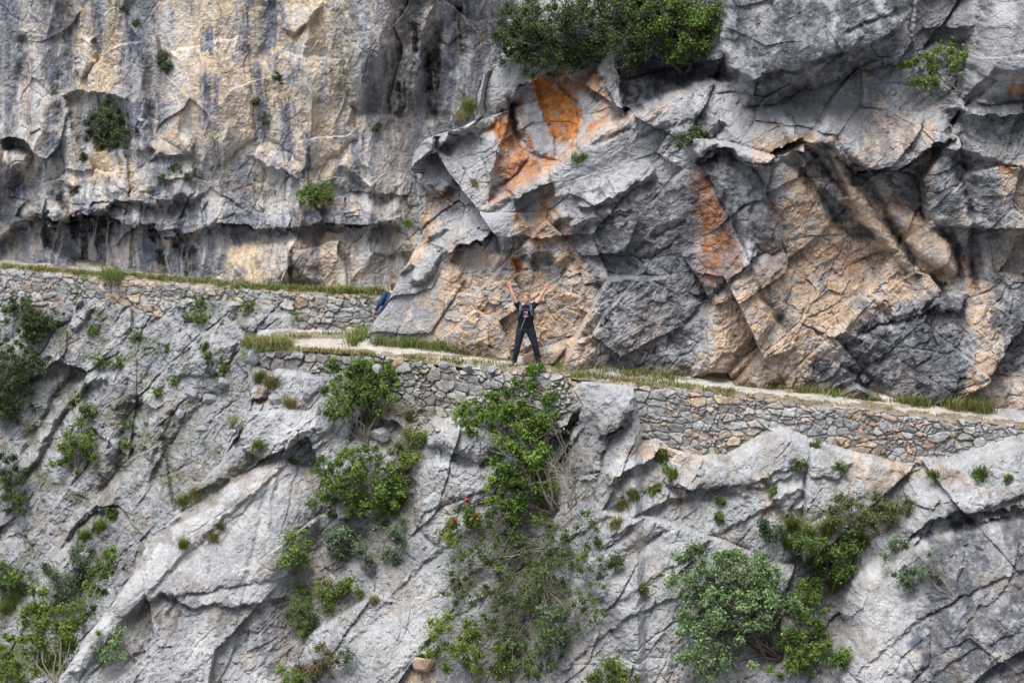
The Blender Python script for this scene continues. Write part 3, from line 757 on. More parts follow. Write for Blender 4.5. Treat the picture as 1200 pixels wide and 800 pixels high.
SN.bulge([(664, 540), (672, 500), (690, 460), (720, 448), (746, 460), (742, 478), (728, 500), (716, 510), (700, 560), (672, 562)], .45, 18)
SN.lip([(700, 510), (716, 508), (730, 498), (744, 476)], .25, 30, 18, .8)
SN.lip([(712, 570), (730, 552), (750, 545), (764, 536), (774, 522)], .28, 18, 22, .7)
SN.lip([(778, 566), (792, 570), (806, 575), (818, 578)], .18, 26, 12, .8)
SN.lip([(764, 520), (800, 505)], .1, 10, 10, .5)
SN.bulge([(780, 560), (836, 524), (884, 505), (920, 502), (950, 518), (1000, 540), (980, 560), (920, 550), (880, 570), (830, 575), (800, 580)], .3, 20)
SN.lip([(700, 640), (724, 622), (750, 604), (780, 588), (812, 580), (850, 575), (880, 580)], .2, 30, 14, .8)
SN.groove([(782, 618), (760, 634), (738, 648), (716, 662), (702, 690)], 7, .3)
SN.groove([(700, 690), (706, 716), (722, 748), (738, 790), (740, 820)], 10, .35)
SN.lip([(862, 568), (890, 572), (910, 560), (930, 556)], .12, 20, 14, .7)
SN.groove([(893, 560), (905, 580), (912, 600), (920, 620)], 3.5, .14)
SN.groove([(945, 575), (930, 600), (945, 606), (990, 590), (1020, 575)], 4, .15)
SN.bulge([(905, 580), (940, 560), (952, 578), (940, 604), (918, 606)], .2, 12)
SN.bulge([(1060, 570), (1110, 555), (1118, 580), (1090, 596), (1064, 590)], .2, 10)
SN.bulge([(1110, 560), (1150, 530), (1210, 505), (1300, 500), (1300, 575), (1200, 580), (1140, 600), (1096, 605)], .4, 20)
SN.lip([(1062, 630), (1080, 616), (1100, 604), (1130, 598), (1150, 600), (1175, 594), (1210, 588), (1260, 580)], .3, 36, 60, .6, .06)
SN.bulge([(990, 700), (1004, 672), (1050, 640), (1090, 626), (1150, 606), (1320, 590), (1320, 850), (985, 850), (984, 780)], .6, 22)
SN.groove([(1140, 600), (1132, 640), (1124, 690)], 3.5, .12)
SN.groove([(1140, 715), (1166, 700), (1180, 690)], 2.5, .1)
SN.groove([(1120, 745), (1140, 720)], 2.5, .1)
SN.groove([(930, 640), (980, 690), (985, 760)], 22, .45)
SN.groove([(480, 640), (500, 600), (560, 575)], 3, .1)
SN.lip([(490, 770), (500, 764), (514, 762)], .25, 10, 16, .8)
SN.groove([(640, 600), (668, 590), (690, 575)], 3, .12)
for q, a in (([(84, 800), (140, 730), (205, 655), (285, 585), (352, 532), (402, 500)], .16), ([(120, 800), (170, 752), (196, 728)], .08), ([(236, 640), (290, 590), (330, 560), (372, 535)], .10), ([(330, 640), (380, 600), (420, 560)], .12),
             ([(540, 712), (600, 668), (660, 628), (726, 592), (790, 556)], .14), ([(720, 706), (770, 668), (830, 632), (890, 600), (944, 566)], .13), ([(640, 800), (690, 752), (740, 716), (800, 690)], .14), ([(400, 760), (450, 706), (500, 655), (560, 612)], .13), ([(450, 800), (500, 745), (560, 700)], .10),
             ([(1000, 790), (1060, 735), (1130, 690), (1220, 650)], .12), ([(1070, 800), (1130, 760), (1220, 715)], .08), ([(800, 800), (860, 760), (900, 745)], .1), ([(200, 800), (260, 752), (320, 735)], .08)):
    SN.lip(q, a * .75, 60, 20, .4, .15)
SN.amps = [([(150, 640), (262, 560), (330, 560), (336, 690), (180, 690), (90, 790)], .55, 14), ([(1004, 676), (1060, 640), (1090, 660), (1070, 760), (990, 790)], .6, 12), ([(780, 560), (884, 508), (950, 520), (880, 570)], .8, 10)]
P = SN.paint; K = SN.stroke
P(DRK, [(150, 716), (190, 696), (260, 708), (338, 700), (330, 760), (250, 740), (170, 745)], .55, 10, .9)
P(DRK, [(690, 500), (740, 470), (746, 490), (716, 516), (700, 560), (672, 560)], .5, 6, .8)
P(DRK, [(660, 680), (740, 660), (760, 800), (680, 800)], .35, 14, .9)
P(DRK, [(1080, 640), (1130, 610), (1320, 590), (1320, 850), (1090, 850), (1064, 760)], .95, 12, .7)
P(DRK, [(1100, 690), (1200, 690), (1200, 800), (1110, 800)], .75, 16, .9)
P(DRK, [(940, 620), (1000, 640), (990, 760), (940, 760)], .5, 12, .8)
P(TAN, [(1140, 720), (1170, 710), (1166, 780), (1136, 780)], .5, 8, .8)
P(TAN, [(735, 506), (830, 520), (830, 545), (780, 540), (735, 530)], .6, 6, .8)
P(TAN, [(1000, 530), (1100, 548), (1060, 565), (1010, 560)], .55, 6, .8)
P(TAN, [(790, 575), (800, 570), (806, 600), (790, 602)], .5, 5, .8)
P(TAN, [(888, 560), (896, 560), (922, 606), (914, 612)], .55, 5, .8)
P(SOI, [(276, 448), (318, 446), (326, 458), (310, 472), (280, 470)], .9, 5, .8)
P(SOI, [(436, 430), (520, 450), (500, 500), (460, 520), (430, 490)], .5, 10, .9)
P(SOI, [(472, 480), (500, 480), (492, 540), (470, 590), (456, 560)], .75, 8, .8)
K(SOI, [(395, 620), (372, 640), (352, 690), (340, 760), (335, 820)], 22, .55, .9)
K(SOI, [(655, 480), (668, 500), (650, 560), (620, 620), (600, 700), (590, 820)], 30, .5, .9)
K(SOI, [(960, 600), (950, 640), (976, 690)], 26, .5, .9)
P(SOI, [(960, 580), (1060, 570), (1064, 600), (1000, 640), (950, 630)], .6, 10, .9)
K(SOI, [(470, 560), (480, 590), (440, 640), (430, 680)], 14, .5, .9)
K(SOI, [(98, 729), (142, 675), (189, 624), (236, 587), (280, 557), (320, 520)], 7, .6, .9)
K(SOI, [(720, 600), (740, 585), (760, 572), (780, 556)], 8, .7, .9)
K(MOS, [(205, 588), (240, 565), (275, 548), (300, 530)], 8, .6, .9)
K(MOS, [(1060, 610), (1100, 598), (1130, 590)], 5, .5, .9)
P(SOI, [(1070, 560), (1110, 548), (1130, 560), (1090, 570)], .6, 5, .8)
P(PAL, [(160, 640), (262, 570), (320, 600), (320, 680), (190, 680), (100, 760)], .30, 14, .9)
P(PAL, [(380, 480), (400, 468), (350, 520), (320, 535)], .35, 8, .9)
P(PAL, [(790, 560), (890, 508), (920, 512), (860, 560)], .4, 8, .9)
P(PAL, [(1000, 680), (1060, 640), (1066, 700), (1030, 790), (996, 790)], .35, 10, .9)  # lit face of the slab, its brightness put into the colour
P(TAN, [(484, 782), (512, 776), (514, 806), (484, 806)], .8, 4, .7)

def base_near(X, Z):
    yw = y_out(X); zb = z_wb(X); d = Z - zb
    Y = yw + np.where(d < 0, .56 * d - .12, 2.2 * d - .12) + 9 * np.maximum(Z - z_path(X) + .04, 0)
    return Y
def rock_near(X, Z):
    m = np.clip(fbm(X * .3, Z * .3, 55, 2) * 1.2 + .3, 0, 1)
    b0, _, _ = blocks(X, Z, 2.8, 47, 1.9, 63, .24, .18, .08, .02, .04)
    b1, _, _ = blocks(X, Z, 1.3, 46, 2.2, 51, .11, .20, .05, .03, .04)
    b2, _, _ = blocks(X, Z, .6, 44, 2.2, 52, .05, .20, .03, .04, .05)
    b3, _, _ = blocks(X, Z, .24, 50, 1.8, 53, .025, .26, .018, .07, .06)
    u, v = rot(X, Z, 47)
    ln = ridged(u * .3, v * 1.3, 56, 6, .62)                        # ribs along the bedding
    run = ridged(X * 2.6 + .3 * fbm(X, Z, 59, 2), Z * .5, 57, 4, .6)  # rain runnels
    return b0 * .9 + b1 * (.15 + .75 * m) + b2 * (.08 + .6 * m) + b3 * (.1 + .6 * m) + .03 * ln + .02 * run + .012 * ridged(X * 1.7, Z * 1.7, 54, 6, .65) + cracks(X, Z, 1.1, 46, 2.4, 60, .014, .08) + cracks(X, Z, .5, 128, 1.6, 62, .011, .04) + grain(X, Z, 64, .6)
def mask_near(X, Z, px, py, rock):
    M = np.zeros((7,) + X.shape, f32)
    M[DRK] = .30 * sstep(.2, .75, fbm(X * .8, Z * .8, 68, 5, .62))
    M[PAL] = .30 * sstep(.1, .7, fbm(X * .9, Z * .9, 69, 5, .6))
    M[SOI] = .35 * sstep(.25, .5, fbm(X * 1.3, Z * 1.3, 70, 6, .68) - rock * .5)
    M[TAN] = .22 * sstep(.45, .8, fbm(X * .9 + 5, Z * .9, 71, 5, .6))
    return M

# =================================================================== far slope under the distant wall
SG = Sculpt()
FB = [(-120, 352), (0, 352), (60, 360), (95, 352), (140, 354), (200, 352), (260, 354), (320, 360), (344, 370), (352, 392), (400, 396), (470, 396)]
_fb = np.array([at_y(px, py, float(y_far((px - 600) / 43.))) for px, py in FB])
def z_fb(x): return np.interp(x, _fb[:, 0], _fb[:, 2])
SG.bulge([(55, 352), (95, 332), (100, 350), (80, 378), (64, 382)], .4, 12)
SG.bulge([(84, 378), (108, 345), (112, 356), (92, 388)], .25, 8)
SG.groove([(20, 545), (40, 510), (64, 470), (90, 440), (106, 430)], 6, .4)
SG.lip([(10, 570), (40, 540), (66, 490), (100, 452), (124, 440)], .25, 26, 20, .7)
SG.groove([(60, 640), (90, 600), (130, 560), (160, 540)], 10, .35)
SG.groove([(130, 560), (150, 530), (150, 490), (160, 465)], 14, .35)
SG.groove([(176, 580), (190, 540), (206, 510), (230, 480), (262, 450)], 10, .3)
SG.bulge([(112, 530), (122, 480), (140, 450), (150, 470), (140, 520), (130, 560), (110, 580)], .25, 14)
SG.bulge([(160, 520), (196, 470), (204, 480), (176, 540)], .25, 12)
SG.bulge([(36, 720), (40, 690), (56, 650), (74, 634), (92, 640), (100, 660), (84, 690), (60, 720)], .8, 20)
SG.groove([(0, 700), (20, 690), (38, 700)], 14, .4)
SG.lip([(70, 642), (84, 616), (110, 594), (140, 592)], .3, 24, 26, .8)
SG.groove([(274, 378), (280, 366), (300, 356)], 10, .25)
SG.groove([(226, 378), (236, 362), (244, 346)], 9, .25)
SG.bulge([(184, 400), (220, 385), (260, 390), (280, 400), (260, 440), (200, 440)], .3, 20)
SG.bulge([(300, 360), (340, 366), (352, 390), (300, 394), (282, 380)], .35, 12)
P = SG.paint; K = SG.stroke
K(MOS, [(20, 545), (40, 510), (64, 470), (90, 440)], 5, .4, .9)
K(MOS, [(226, 378), (236, 362), (244, 346)], 12, .75, .9)
K(MOS, [(274, 378), (280, 366), (300, 356)], 10, .7, .9)
K(MOS, [(130, 560), (150, 530), (150, 490), (160, 465)], 12, .7, .9)
K(MOS, [(100, 430), (110, 400), (108, 380)], 10, .6, .9)
K(MOS, [(160, 390), (170, 400), (150, 420), (136, 424)], 9, .7, .9)
K(SOI, [(60, 640), (90, 600), (130, 560)], 10, .5, .9)
P(MOS, [(-20, 690), (40, 680), (20, 720), (-20, 740)], .9, 8, .7)
K(MOS, [(90, 640), (110, 610), (140, 596)], 10, .8, .8)
K(MOS, [(176, 580), (190, 540), (206, 510), (230, 480), (262, 450)], 9, .55, .9)
P(DRK, [(300, 425), (285, 500), (250, 545), (200, 595), (160, 645), (140, 690), (100, 735), (60, 800), (-40, 800), (-40, 690), (60, 620), (120, 560), (200, 500), (260, 440)], .42, 12, 1.)
P(MOS, [(130, 640), (110, 690), (80, 740), (40, 800), (-40, 800), (-40, 740), (30, 740), (80, 690)], .85, 10, .9)
P(DRK, [(0, 540), (60, 480), (110, 430), (70, 560), (20, 640), (-20, 640)], .25, 16, .9)
def base_gully(X, Z):
    yw = y_far(X); zb = z_fb(X); d = Z - zb
    Y = yw + np.where(d < 0, .50 * d + .05, 3.0 * d + .05)
    return Y
def rock_gully(X, Z):
    m = np.clip(fbm(X * .3, Z * .3, 155, 2) * 1.1 + .45, .1, 1.0)
    b1, _, _ = blocks(X, Z, 1.9, 52, 2.4, 151, .24, .20, .08, .03, .04)
    b2, _, _ = blocks(X, Z, .6, 50, 2.2, 152, .08, .24, .05, .05, .05)
    b3, _, _ = blocks(X, Z, .22, 50, 1.8, 153, .035, .28, .02, .08, .06)
    u, v = rot(X, Z, 52)
    return b1 * .9 + b2 * m + b3 * m + .05 * ridged(u * .33, v * 1.4, 156, 6, .62) + .02 * ridged(X * 1.6, Z * 1.6, 154, 6, .65) + cracks(X, Z, 1.0, 50, 2.4, 160, .018, .14) + grain(X, Z, 164, .7)
def mask_gully(X, Z, px, py, rock):
    M = np.zeros((7,) + X.shape, f32)
    M[DRK] = .18 + .40 * sstep(.0, .6, fbm(X * .8, Z * .8, 168, 6, .66))
    M[PAL] = .22 * sstep(.2, .7, fbm(X * .9, Z * .9, 169, 5, .6))
    M[SOI] = .4 * sstep(.22, .5, fbm(X * 1.3, Z * 1.3, 170, 6, .68) - rock * .5)
    M[MOS] = .6 * sstep(.25, .6, fbm(X * 1.5, Z * 1.5, 171, 6, .68) + .9 * np.clip(-rock, 0, .3) - .08)
    return M

ROCK_GREY = rock_material('grey_limestone', (.285, .294, .308), (.402, .41, .42))
ROCK_BUTT = rock_material('stained_limestone', (.25, .258, .28), (.40, .402, .41), (.43, .297, .20), (.58, .455, .335), (.045, .049, .062), (.115, .123, .148))
ROCK_FAR = rock_material('streaked_limestone', (.28, .29, .315), (.44, .44, .445), (.50, .36, .22), (.66, .54, .39), (.085, .095, .125), (.19, .205, .25))
def build_gorge():
    # the other side of the gorge, where the photographer stands (unseen, raised to block low sky), and the floor far below
    m = ROCK_GREY
    x = np.arange(-60, 61, 1.5); v = np.arange(0, 1.0001, .02)
    X, V = np.meshgrid(x, v)
    prof = np.array([(0, 3, -26), (.15, -12, -30), (.3, -26, -30), (.5, -50, -2), (.56, -57.0, 9.5), (.62, -61, 9.8), (1, -100, 108)])
    Y = np.interp(V, prof[:, 0], prof[:, 1]); Zz = np.interp(V, prof[:, 0], prof[:, 2])
    n = 2.0 * ridged(X * .09, V * 5, 201, 5, .55) * np.interp(V, [0, .5, .54, .64, .8, 1], [1, 1, .1, .1, 1, 1])
    z0 = np.zeros(X.shape, f32)
    o = grid_mesh('gorge', X, Y + n, Zz + .6 * n, m, {c: z0 for c in CH}); tag(o, kind='structure')

def build_terrain():
    build_gorge()
    o = build_layer('back_cliff', (-19, 4.5), (-2.0, 13.5), .026, base_far, rock_far, SF, mask_far, ROCK_FAR); tag(o, kind='structure')
    o = build_layer('far_slope', (-19, 1.0), (-14, .8), .026, base_gully, rock_gully, SG, mask_gully, ROCK_GREY); tag(o, kind='structure')
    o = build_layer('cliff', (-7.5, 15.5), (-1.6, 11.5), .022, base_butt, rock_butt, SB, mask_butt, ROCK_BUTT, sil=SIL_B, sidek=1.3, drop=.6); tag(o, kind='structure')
    o = build_layer('rock_slope', (-16, 15.5), (-12, .1), .022, base_near, rock_near, SN, mask_near, ROCK_GREY, sil=SIL, drop=.75); tag(o, kind='structure')
# =================================================================== path and dry-stone walls
def gravel_material():
    t = NT('path_gravel'); co = t.coord()
    n1 = t.noise(1.2, 5, .6, co); n2 = t.noise(22, 5, .7, co)
    col = t.mix(t.ramp(n1, [(.3, 0.), (.7, 1.)]), (.33, .305, .265), (.50, .475, .435))
    col = t.mix(t.attr('soil'), col, t.mix(t.ramp(n2, [(.35, 0.), (.65, 1.)]), (.09, .08, .04), (.30, .25, .17)))
    col = t.mix(1., col, t.ramp(n2, [(.3, .7), (.5, 1.), (.7, 1.15)]), 'MULTIPLY')
    return t.done(col, .95, .15, t.bump(n2, .8, .04))

def stone_material():
    t = NT('dry_stone'); co = t.coord()
    n1 = t.noise(7, 5, .65, co); n2 = t.noise(34, 4, .7, co)
    g = t.mix(t.attr('tone'), (.24, .24, .245), (.40, .395, .385))
    tn = t.mix(t.attr('tone'), (.35, .24, .17), (.48, .38, .28))
    col = t.mix(t.attr('tan'), g, tn)
    col = t.mix(1., col, t.ramp(n1, [(.28, .58), (.5, 1.), (.72, 1.25)]), 'MULTIPLY')
    col = t.mix(1., col, t.ramp(n2, [(.3, .6), (.5, 1.), (.7, 1.15)]), 'MULTIPLY')
    col = t.mix(t.attr('soil'), col, t.mix(n2, (.10, .075, .05), (.26, .20, .135)))
    col = t.mix(t.attr('moss'), col, t.mix(n2, (.05, .07, .02), (.12, .14, .045)))
    h = t.math('ADD', n1, t.math('MULTIPLY', n2, .4))
    return t.done(col, .93, .2, t.bump(h, .7, .05))

def strip(name, xs, ya, yb, zf, mat, n=60, pad=None):
    X = np.repeat(xs[None], n, 0).astype(f32); t = np.linspace(0, 1, n)[:, None]
    Y = ya[None] * (1 - t) + yb[None] * t
    Z = zf(X) + .035 * fbm(X * 1.5, Y * 1.5, 501, 4) + .012 * fbm(X * 9, Y * 9, 502, 3) + .10 * sstep(.75, 1., t)
    soil = sstep(.0, .35, fbm(X * .9, Y * 1.4, 503, 4) + .9 * (sstep(.30, .0, t) + sstep(.75, .95, t)) - .24)
    soil = np.maximum(soil, .9 * sstep(-5.15, -5.5, X + .25 * fbm(X * 2, Y * 2, 506, 3)) * (X > -6.5))
    o = grid_mesh(name, X, Y.astype(f32), Z, mat, {'soil': soil}); tag(o, kind='structure'); return o

def build_path():
    m = gravel_material()
    xs = np.arange(-6.1, 15.4, .03)
    yi = y_in(xs) + .5
    yi = np.where(xs < -3.3, np.maximum(3.25 + .25 * np.sin(xs * 3), 0), yi)
    strip('path', xs, y_out(xs) - .04, yi, z_path, m, 70)
    xs = np.arange(-19, 1.5, .04)
    strip('path', xs, y_far(xs) - .04, y_far(xs) + 2.0, lambda x: x * 0, m, 50)
    # the stretch that dips round the back of the corner
    C = np.array([(-4.6, 3.0, .0), (-3.9, 3.4, -.1), (-3.45, 4.6, -.45), (-2.9, 6, -.5), (-2.1, 7.5, -.3), (-1.9, 9, -.05), (-2.6, 10.0, .0)])
    u = np.linspace(0, 6, 200); cx, cy, cz = (np.interp(u, range(7), C[:, k]) for k in range(3))
    tx, ty = np.gradient(cx), np.gradient(cy); l = np.hypot(tx, ty); nx, ny = -ty / l, tx / l
    w = np.linspace(-.75, .75, 30)[:, None]
    X = cx[None] + nx[None] * w; Y = cy[None] + ny[None] * w; Z = cz[None] + .03 * fbm(X * 2, Y * 2, 504, 4) - .02
    o = grid_mesh('path', X, Y, Z, m, {'soil': sstep(-.2, .4, fbm(X, Y, 505, 4))}); tag(o, kind='structure')

def wall(name, x0, x1, ycurve, ztop, zbot, mat, cell=(.30, .19), seed=0, tanp=.3, rubble=.3, topj=.05, batter=.10, dry=0., step=.016, amp=.07, moss=.12):
    step *= RES
    xs = np.arange(x0, x1, step); nv = int(2.6 / step)
    V = np.arange(-nv, int(.5 / step)) * step                # v < 0: down the face; v > 0: back over the top
    X = np.repeat(xs[None], len(V), 0).astype(f32)
    jx = np.floor((xs + .09 * perlin(xs * 2, xs * 0, seed + 3)) / (cell[0] * .9))
    top = ztop(xs) + topj * (hrand(jx.astype(np.int64), (jx * 0).astype(np.int64), seed + 9) - .5) * 2 + .02 * perlin(xs * 6, xs * 0, seed + 4)
    H = np.clip(top - zbot(xs) + .45, .1, 2.55)
    vv = np.maximum(V[:, None], -H[None]).astype(f32)
    Z = top[None] + np.minimum(vv, 0)
    Yb = ycurve(xs)[None] + batter * np.minimum(vv, 0) + np.maximum(vv, 0)
    # rubble courses
    a = X + .07 * fbm(X * 3, vv * 3, seed + 31, 3) + .22 * perlin(X * .9, vv * 1.2, seed + 41); b = (vv + top[None]) + .05 * fbm(X * 2, vv * 4, seed + 32, 3) + .10 * perlin(X * .8, vv * 1.4, seed + 42)
    F1, F2, r1, r2, r3, dx, dy = voronoi(a / cell[0], b / cell[1], seed, .72)
    G1, G2, q1, q2, q3, ex, ey = voronoi(a / cell[0] * 1.9, b / cell[1] * 1.8, seed + 50, .85)
    small = (hrand((r1 * 9999).astype(np.int64), (r2 * 9999).astype(np.int64), seed + 60) < rubble)
    e = np.where(small, np.minimum((F2 - F1) * 1.4, (G2 - G1) * .8), F2 - F1)
    k1 = np.where(small, q1, r1); k2 = np.where(small, q2, r2); k3 = np.where(small, q3, r3)
    prof = np.clip(e / .17, 0, 1) ** .5
    out = amp * prof + (k1 - .5) * amp * .9 * prof + ((k2 - .5) * dx + (k3 - .5) * dy) * amp * .8 + .018 * fbm(X * 9, b * 9, seed + 33, 4) + .02 * perlin(X * 1.2, b * 1.2, seed + 35)
    up = np.clip(vv * 8 + .5, 0, 1)
    Y = Yb - out * (1 - up); Z = Z + (out - amp) * up * .7
    tone = np.clip(k3 + .3 * fbm(X * 5, b * 5, seed + 36, 3), 0, 1)
    tan = sstep(1 - tanp, 1 - tanp + .15, k2 + .25 * fbm(X * .5, b * .5, seed + 37, 2)) * (.5 + .5 * k1)
    soil = sstep(.07, .0, e) * .7
    soil = np.maximum(soil, dry * sstep(-.2, .4, fbm(X * .9, b * 1.2, seed + 38, 4)))
    soil = np.maximum(soil, .75 * up)
    mo = sstep(.12, .45, fbm(X * 1.1, b * 1.1, seed + 39, 4) - .25 + moss) * sstep(.30, .05, e) * .8
    o = grid_mesh(name, X, Y.astype(f32), Z.astype(f32), mat, {'tone': tone, 'tan': tan, 'soil': soil, 'moss': mo})
    return o

def px2x(px, ycurve):
    x = (px - 600) / 49.
    for k in range(4): x = at_y(px, 430, float(ycurve(x)))[0]
    return x

def build_walls():
    m = stone_material()
    xa, xb = px2x(700, y_out), 15.3
    o = wall('stone_wall', xa, xb, lambda x: y_out(x) - .02, lambda x: z_path(x) + .02, z_wb, m, (.27, .19), 700, .34, .32, .04, .08)
    tag(o, 'long dry-stone retaining wall of grey and pinkish stones below the path on the right', 'wall', 'dry-stone walls')
    o = wall('stone_wall', px2x(438, y_out), px2x(712, y_out), lambda x: y_out(x) - .02 + .05 + .08 * perlin(x * .9, x * 0, 711), lambda x: z_path(x) + .0, lambda x: z_wb(x) - .1, m, (.30, .20), 710, .22, .5, .07, .22, .4, amp=.11)
    tag(o, 'crumbling rubble wall with bare earth below the standing hiker', 'wall', 'dry-stone walls')
    o = wall('stone_wall', px2x(306, y_out), px2x(440, y_out), lambda x: y_out(x) - .02, lambda x: z_path(x) - .03, lambda x: z_wb(x) - .12, m, (.34, .27), 720, .08, .15, .06, .15, .15, amp=.12)
    tag(o, 'short low wall of big grey blocks under the white bend of the path', 'wall', 'dry-stone walls')
    o = wall('stone_wall', -19, -2.6, lambda x: y_far(x) - .02, lambda x: x * 0 + .03, z_fb, m, (.30, .19), 730, .34, .25, .03, .08, moss=.26, step=.02)
    tag(o, 'distant mossy dry-stone wall under the foot of the streaked far cliff', 'wall', 'dry-stone walls')

def rock_mesh(seed, mat):
    rg = np.random.default_rng(seed); bm = bmesh.new(); bmesh.ops.create_icosphere(bm, subdivisions=5, radius=1)
    co = np.array([v.co[:] for v in bm.verts])
    for k in range(16):
        n = rg.normal(0, 1, 3); n /= np.linalg.norm(n); d = .62 + .3 * rg.random()
        q = co @ n - d; co -= np.where(q > 0, q, 0)[:, None] * n
    co *= np.array([1, .8, .72])
    r = .03 * fbm(co[:, 0] * 3 + seed, co[:, 2] * 3 + co[:, 1] * 2, 900 + seed, 5, .6); co *= (1 + r)[:, None]
    for v, c in zip(bm.verts, co): v.co = c
    me = bpy.data.meshes.new('boulder'); bm.to_mesh(me); bm.free(); me.materials.append(mat); return me

ROCKS = [  # px, py, half width m, label, group, tone
 (300, 423, .30, 'angular grey boulder at the left end of the short low block wall', None, 0), (246, 470, .26, 'loose grey block lying on the slope', 'loose blocks on the slope', 0), (226, 462, .22, 'loose grey block lying on the slope', 'loose blocks on the slope', 0),
 (262, 452, .24, 'loose grey block lying on the slope', 'loose blocks on the slope', 0), (280, 500, .20, 'loose grey block lying on the slope', 'loose blocks on the slope', 0), (236, 505, .2, 'loose grey block lying on the slope', 'loose blocks on the slope', 0), (212, 486, .18, 'loose grey block lying on the slope', 'loose blocks on the slope', 0),
 (322, 470, .2, 'loose grey block lying on the slope', 'loose blocks on the slope', 0), (362, 462, .24, 'loose grey block lying on the slope', 'loose blocks on the slope', 0), (446, 512, .3, 'rounded grey boulder between the small two stemmed tree and the heath bush', None, 0),
 (467, 426, .17, 'pale tan stone lying on the edge of the path left of the hiker', None, 1), (442, 434, .16, 'loose stone on top of the crumbling rubble wall', 'loose stones on the rubble wall', 0), (492, 428, .14, 'loose stone on top of the crumbling rubble wall', 'loose stones on the rubble wall', 0),
 (520, 430, .17, 'loose stone on top of the crumbling rubble wall', 'loose stones on the rubble wall', 0), (548, 432, .14, 'loose stone on top of the crumbling rubble wall', 'loose stones on the rubble wall', 0), (578, 434, .15, 'loose stone on top of the crumbling rubble wall', 'loose stones on the rubble wall', 0), (508, 434, .10, 'loose stone on top of the crumbling rubble wall', 'loose stones on the rubble wall', 0),
 (536, 424, .08, 'loose stone on top of the crumbling rubble wall', 'loose stones on the rubble wall', 0), (497, 782, .34, 'orange tinted boulder at the bottom edge left of the olive bush', None, 1), (820, 556, .16, 'flat grey flake resting on the pale slab under the right wall', None, 0)]
def build_rocks():
    mt = rock_material('tan_stone', (.42, .29, .19), (.55, .42, .30))
    for i, (px, py, r, lb, gr, tone) in enumerate(ROCKS):
        me = rock_mesh(40 + i, mt if tone else ROCK_GREY)
        o = bpy.data.objects.new('boulder' if r > .19 else 'stone', me); COL.objects.link(o)
        h = hit(px, py)
        if py < 440 and 430 < px < 600: h = at_z(px, py, float(z_path((px - 600) / 49.)) + .03)
        o.location = Vector(h) + Vector((0, -.10 * r, .25 * r)); o.scale = (r, r, r * .9); o.rotation_euler = (.25 * math.sin(i * 3.1), .5 * math.sin(i * 1.7) - .3, i * 1.3)
        tag(o, lb, 'rock', gr)
# =================================================================== plants
def leaf_material(name, dark, light, trans=.3):
    t = NT(name)
    c = t.mix(t.attr('t'), dark, light)
    t.l(c, t.b.inputs['Base Color']); t.b.inputs['Roughness'].default_value = .55; t.b.inputs['Specular IOR Level'].default_value = .3
    tr = t.n('ShaderNodeBsdfTranslucent'); t.l(t.mix(.5, c, (.16, .22, .03)), tr.inputs[0])
    mx = t.n('ShaderNodeMixShader'); mx.inputs[0].default_value = trans
    t.l(t.b.outputs[0], mx.inputs[1]); t.l(tr.outputs[0], mx.inputs[2]); t.l(mx.outputs[0], t.out.inputs[0])
    return t.m
def bark_material(name, a, b):
    t = NT(name); n = t.noise(18, 4, .6, t.coord())
    return t.done(t.mix(n, a, b), .9, .2, t.bump(n, .6, .02))

class Tubes:
    def __init__(self): self.co = []; self.f = []; self.n = 0
    def add(self, pts, rads, k=5):
        pts = [Vector(p) for p in pts]; rings = len(pts)
        for i, p in enumerate(pts):
            d = (pts[min(i + 1, rings - 1)] - pts[max(i - 1, 0)]).normalized()
            u = d.cross(Vector((.3, .9, .31))).normalized(); v = d.cross(u)
            for j in range(k):
                a = 6.28318 * j / k
                self.co.append(p + (u * math.cos(a) + v * math.sin(a)) * rads[i])
        b = self.n
        for i in range(rings - 1):
            for j in range(k):
                self.f.append((b + i * k + j, b + i * k + (j + 1) % k, b + (i + 1) * k + (j + 1) % k, b + (i + 1) * k + j))
        self.n += rings * k
    def build(self, name, mat, parent=None, origin=Vector((0, 0, 0))):
        me = bpy.data.meshes.new(name); me.from_pydata([c - origin for c in self.co], [], self.f)
        me.polygons.foreach_set('use_smooth', np.ones(len(me.polygons), bool)); me.materials.append(mat)
        o = bpy.data.objects.new(name, me); COL.objects.link(o)
        if parent: o.parent = parent
        return o

def wob(rg, a, b, n, amt):
    a = np.asarray(a, float); b = np.asarray(b, float); L = np.linalg.norm(b - a)
    t = np.linspace(0, 1, n)[:, None]
    p = a + (b - a) * t
    j = rg.normal(0, amt * L, (n, 3)); j = np.cumsum(j, 0); j -= t * j[-1]
    return p + j * np.sqrt(np.clip(t * (1 - t) * 4, 0, 1))

def leaves(rg, cen, rad, n, size, aspect=.5, up=.5):
    """n leaf faces spread about clump centres"""
    k = rg.integers(0, len(cen), n)
    off = rg.normal(0, 1, (n, 3)); off /= np.linalg.norm(off, axis=1)[:, None] + 1e-6
    off *= np.clip(np.abs(rg.normal(0, .66, (n, 1))), .05, 1.7)
    P = cen[k] + off * rad[k][:, None]
    nrm = rg.normal(0, .55, (n, 3)) + off * .5 + np.array([0, -.25, up]); nrm /= np.linalg.norm(nrm, axis=1)[:, None]
    ax = rg.normal(0, 1, (n, 3)) + off * .9; ax -= (ax * nrm).sum(1)[:, None] * nrm; ax /= np.linalg.norm(ax, axis=1)[:, None]
    sd = np.cross(nrm, ax)
    s = size * (.6 + .8 * rg.random((n, 1)))
    base = P - ax * s * .5; tip = P + ax * s * .5 - nrm * s * .12
    l = P + sd * s * aspect * .5 + ax * s * .05 + nrm * s * .06; r = P - sd * s * aspect * .5 + ax * s * .05 + nrm * s * .06
    co = np.stack([base, r, tip, l], 1)
    t = np.clip(.42 + .26 * rg.normal(0, 1, n) + .22 * rg.normal(0, 1, len(cen))[k], 0, 1)
    return co, t

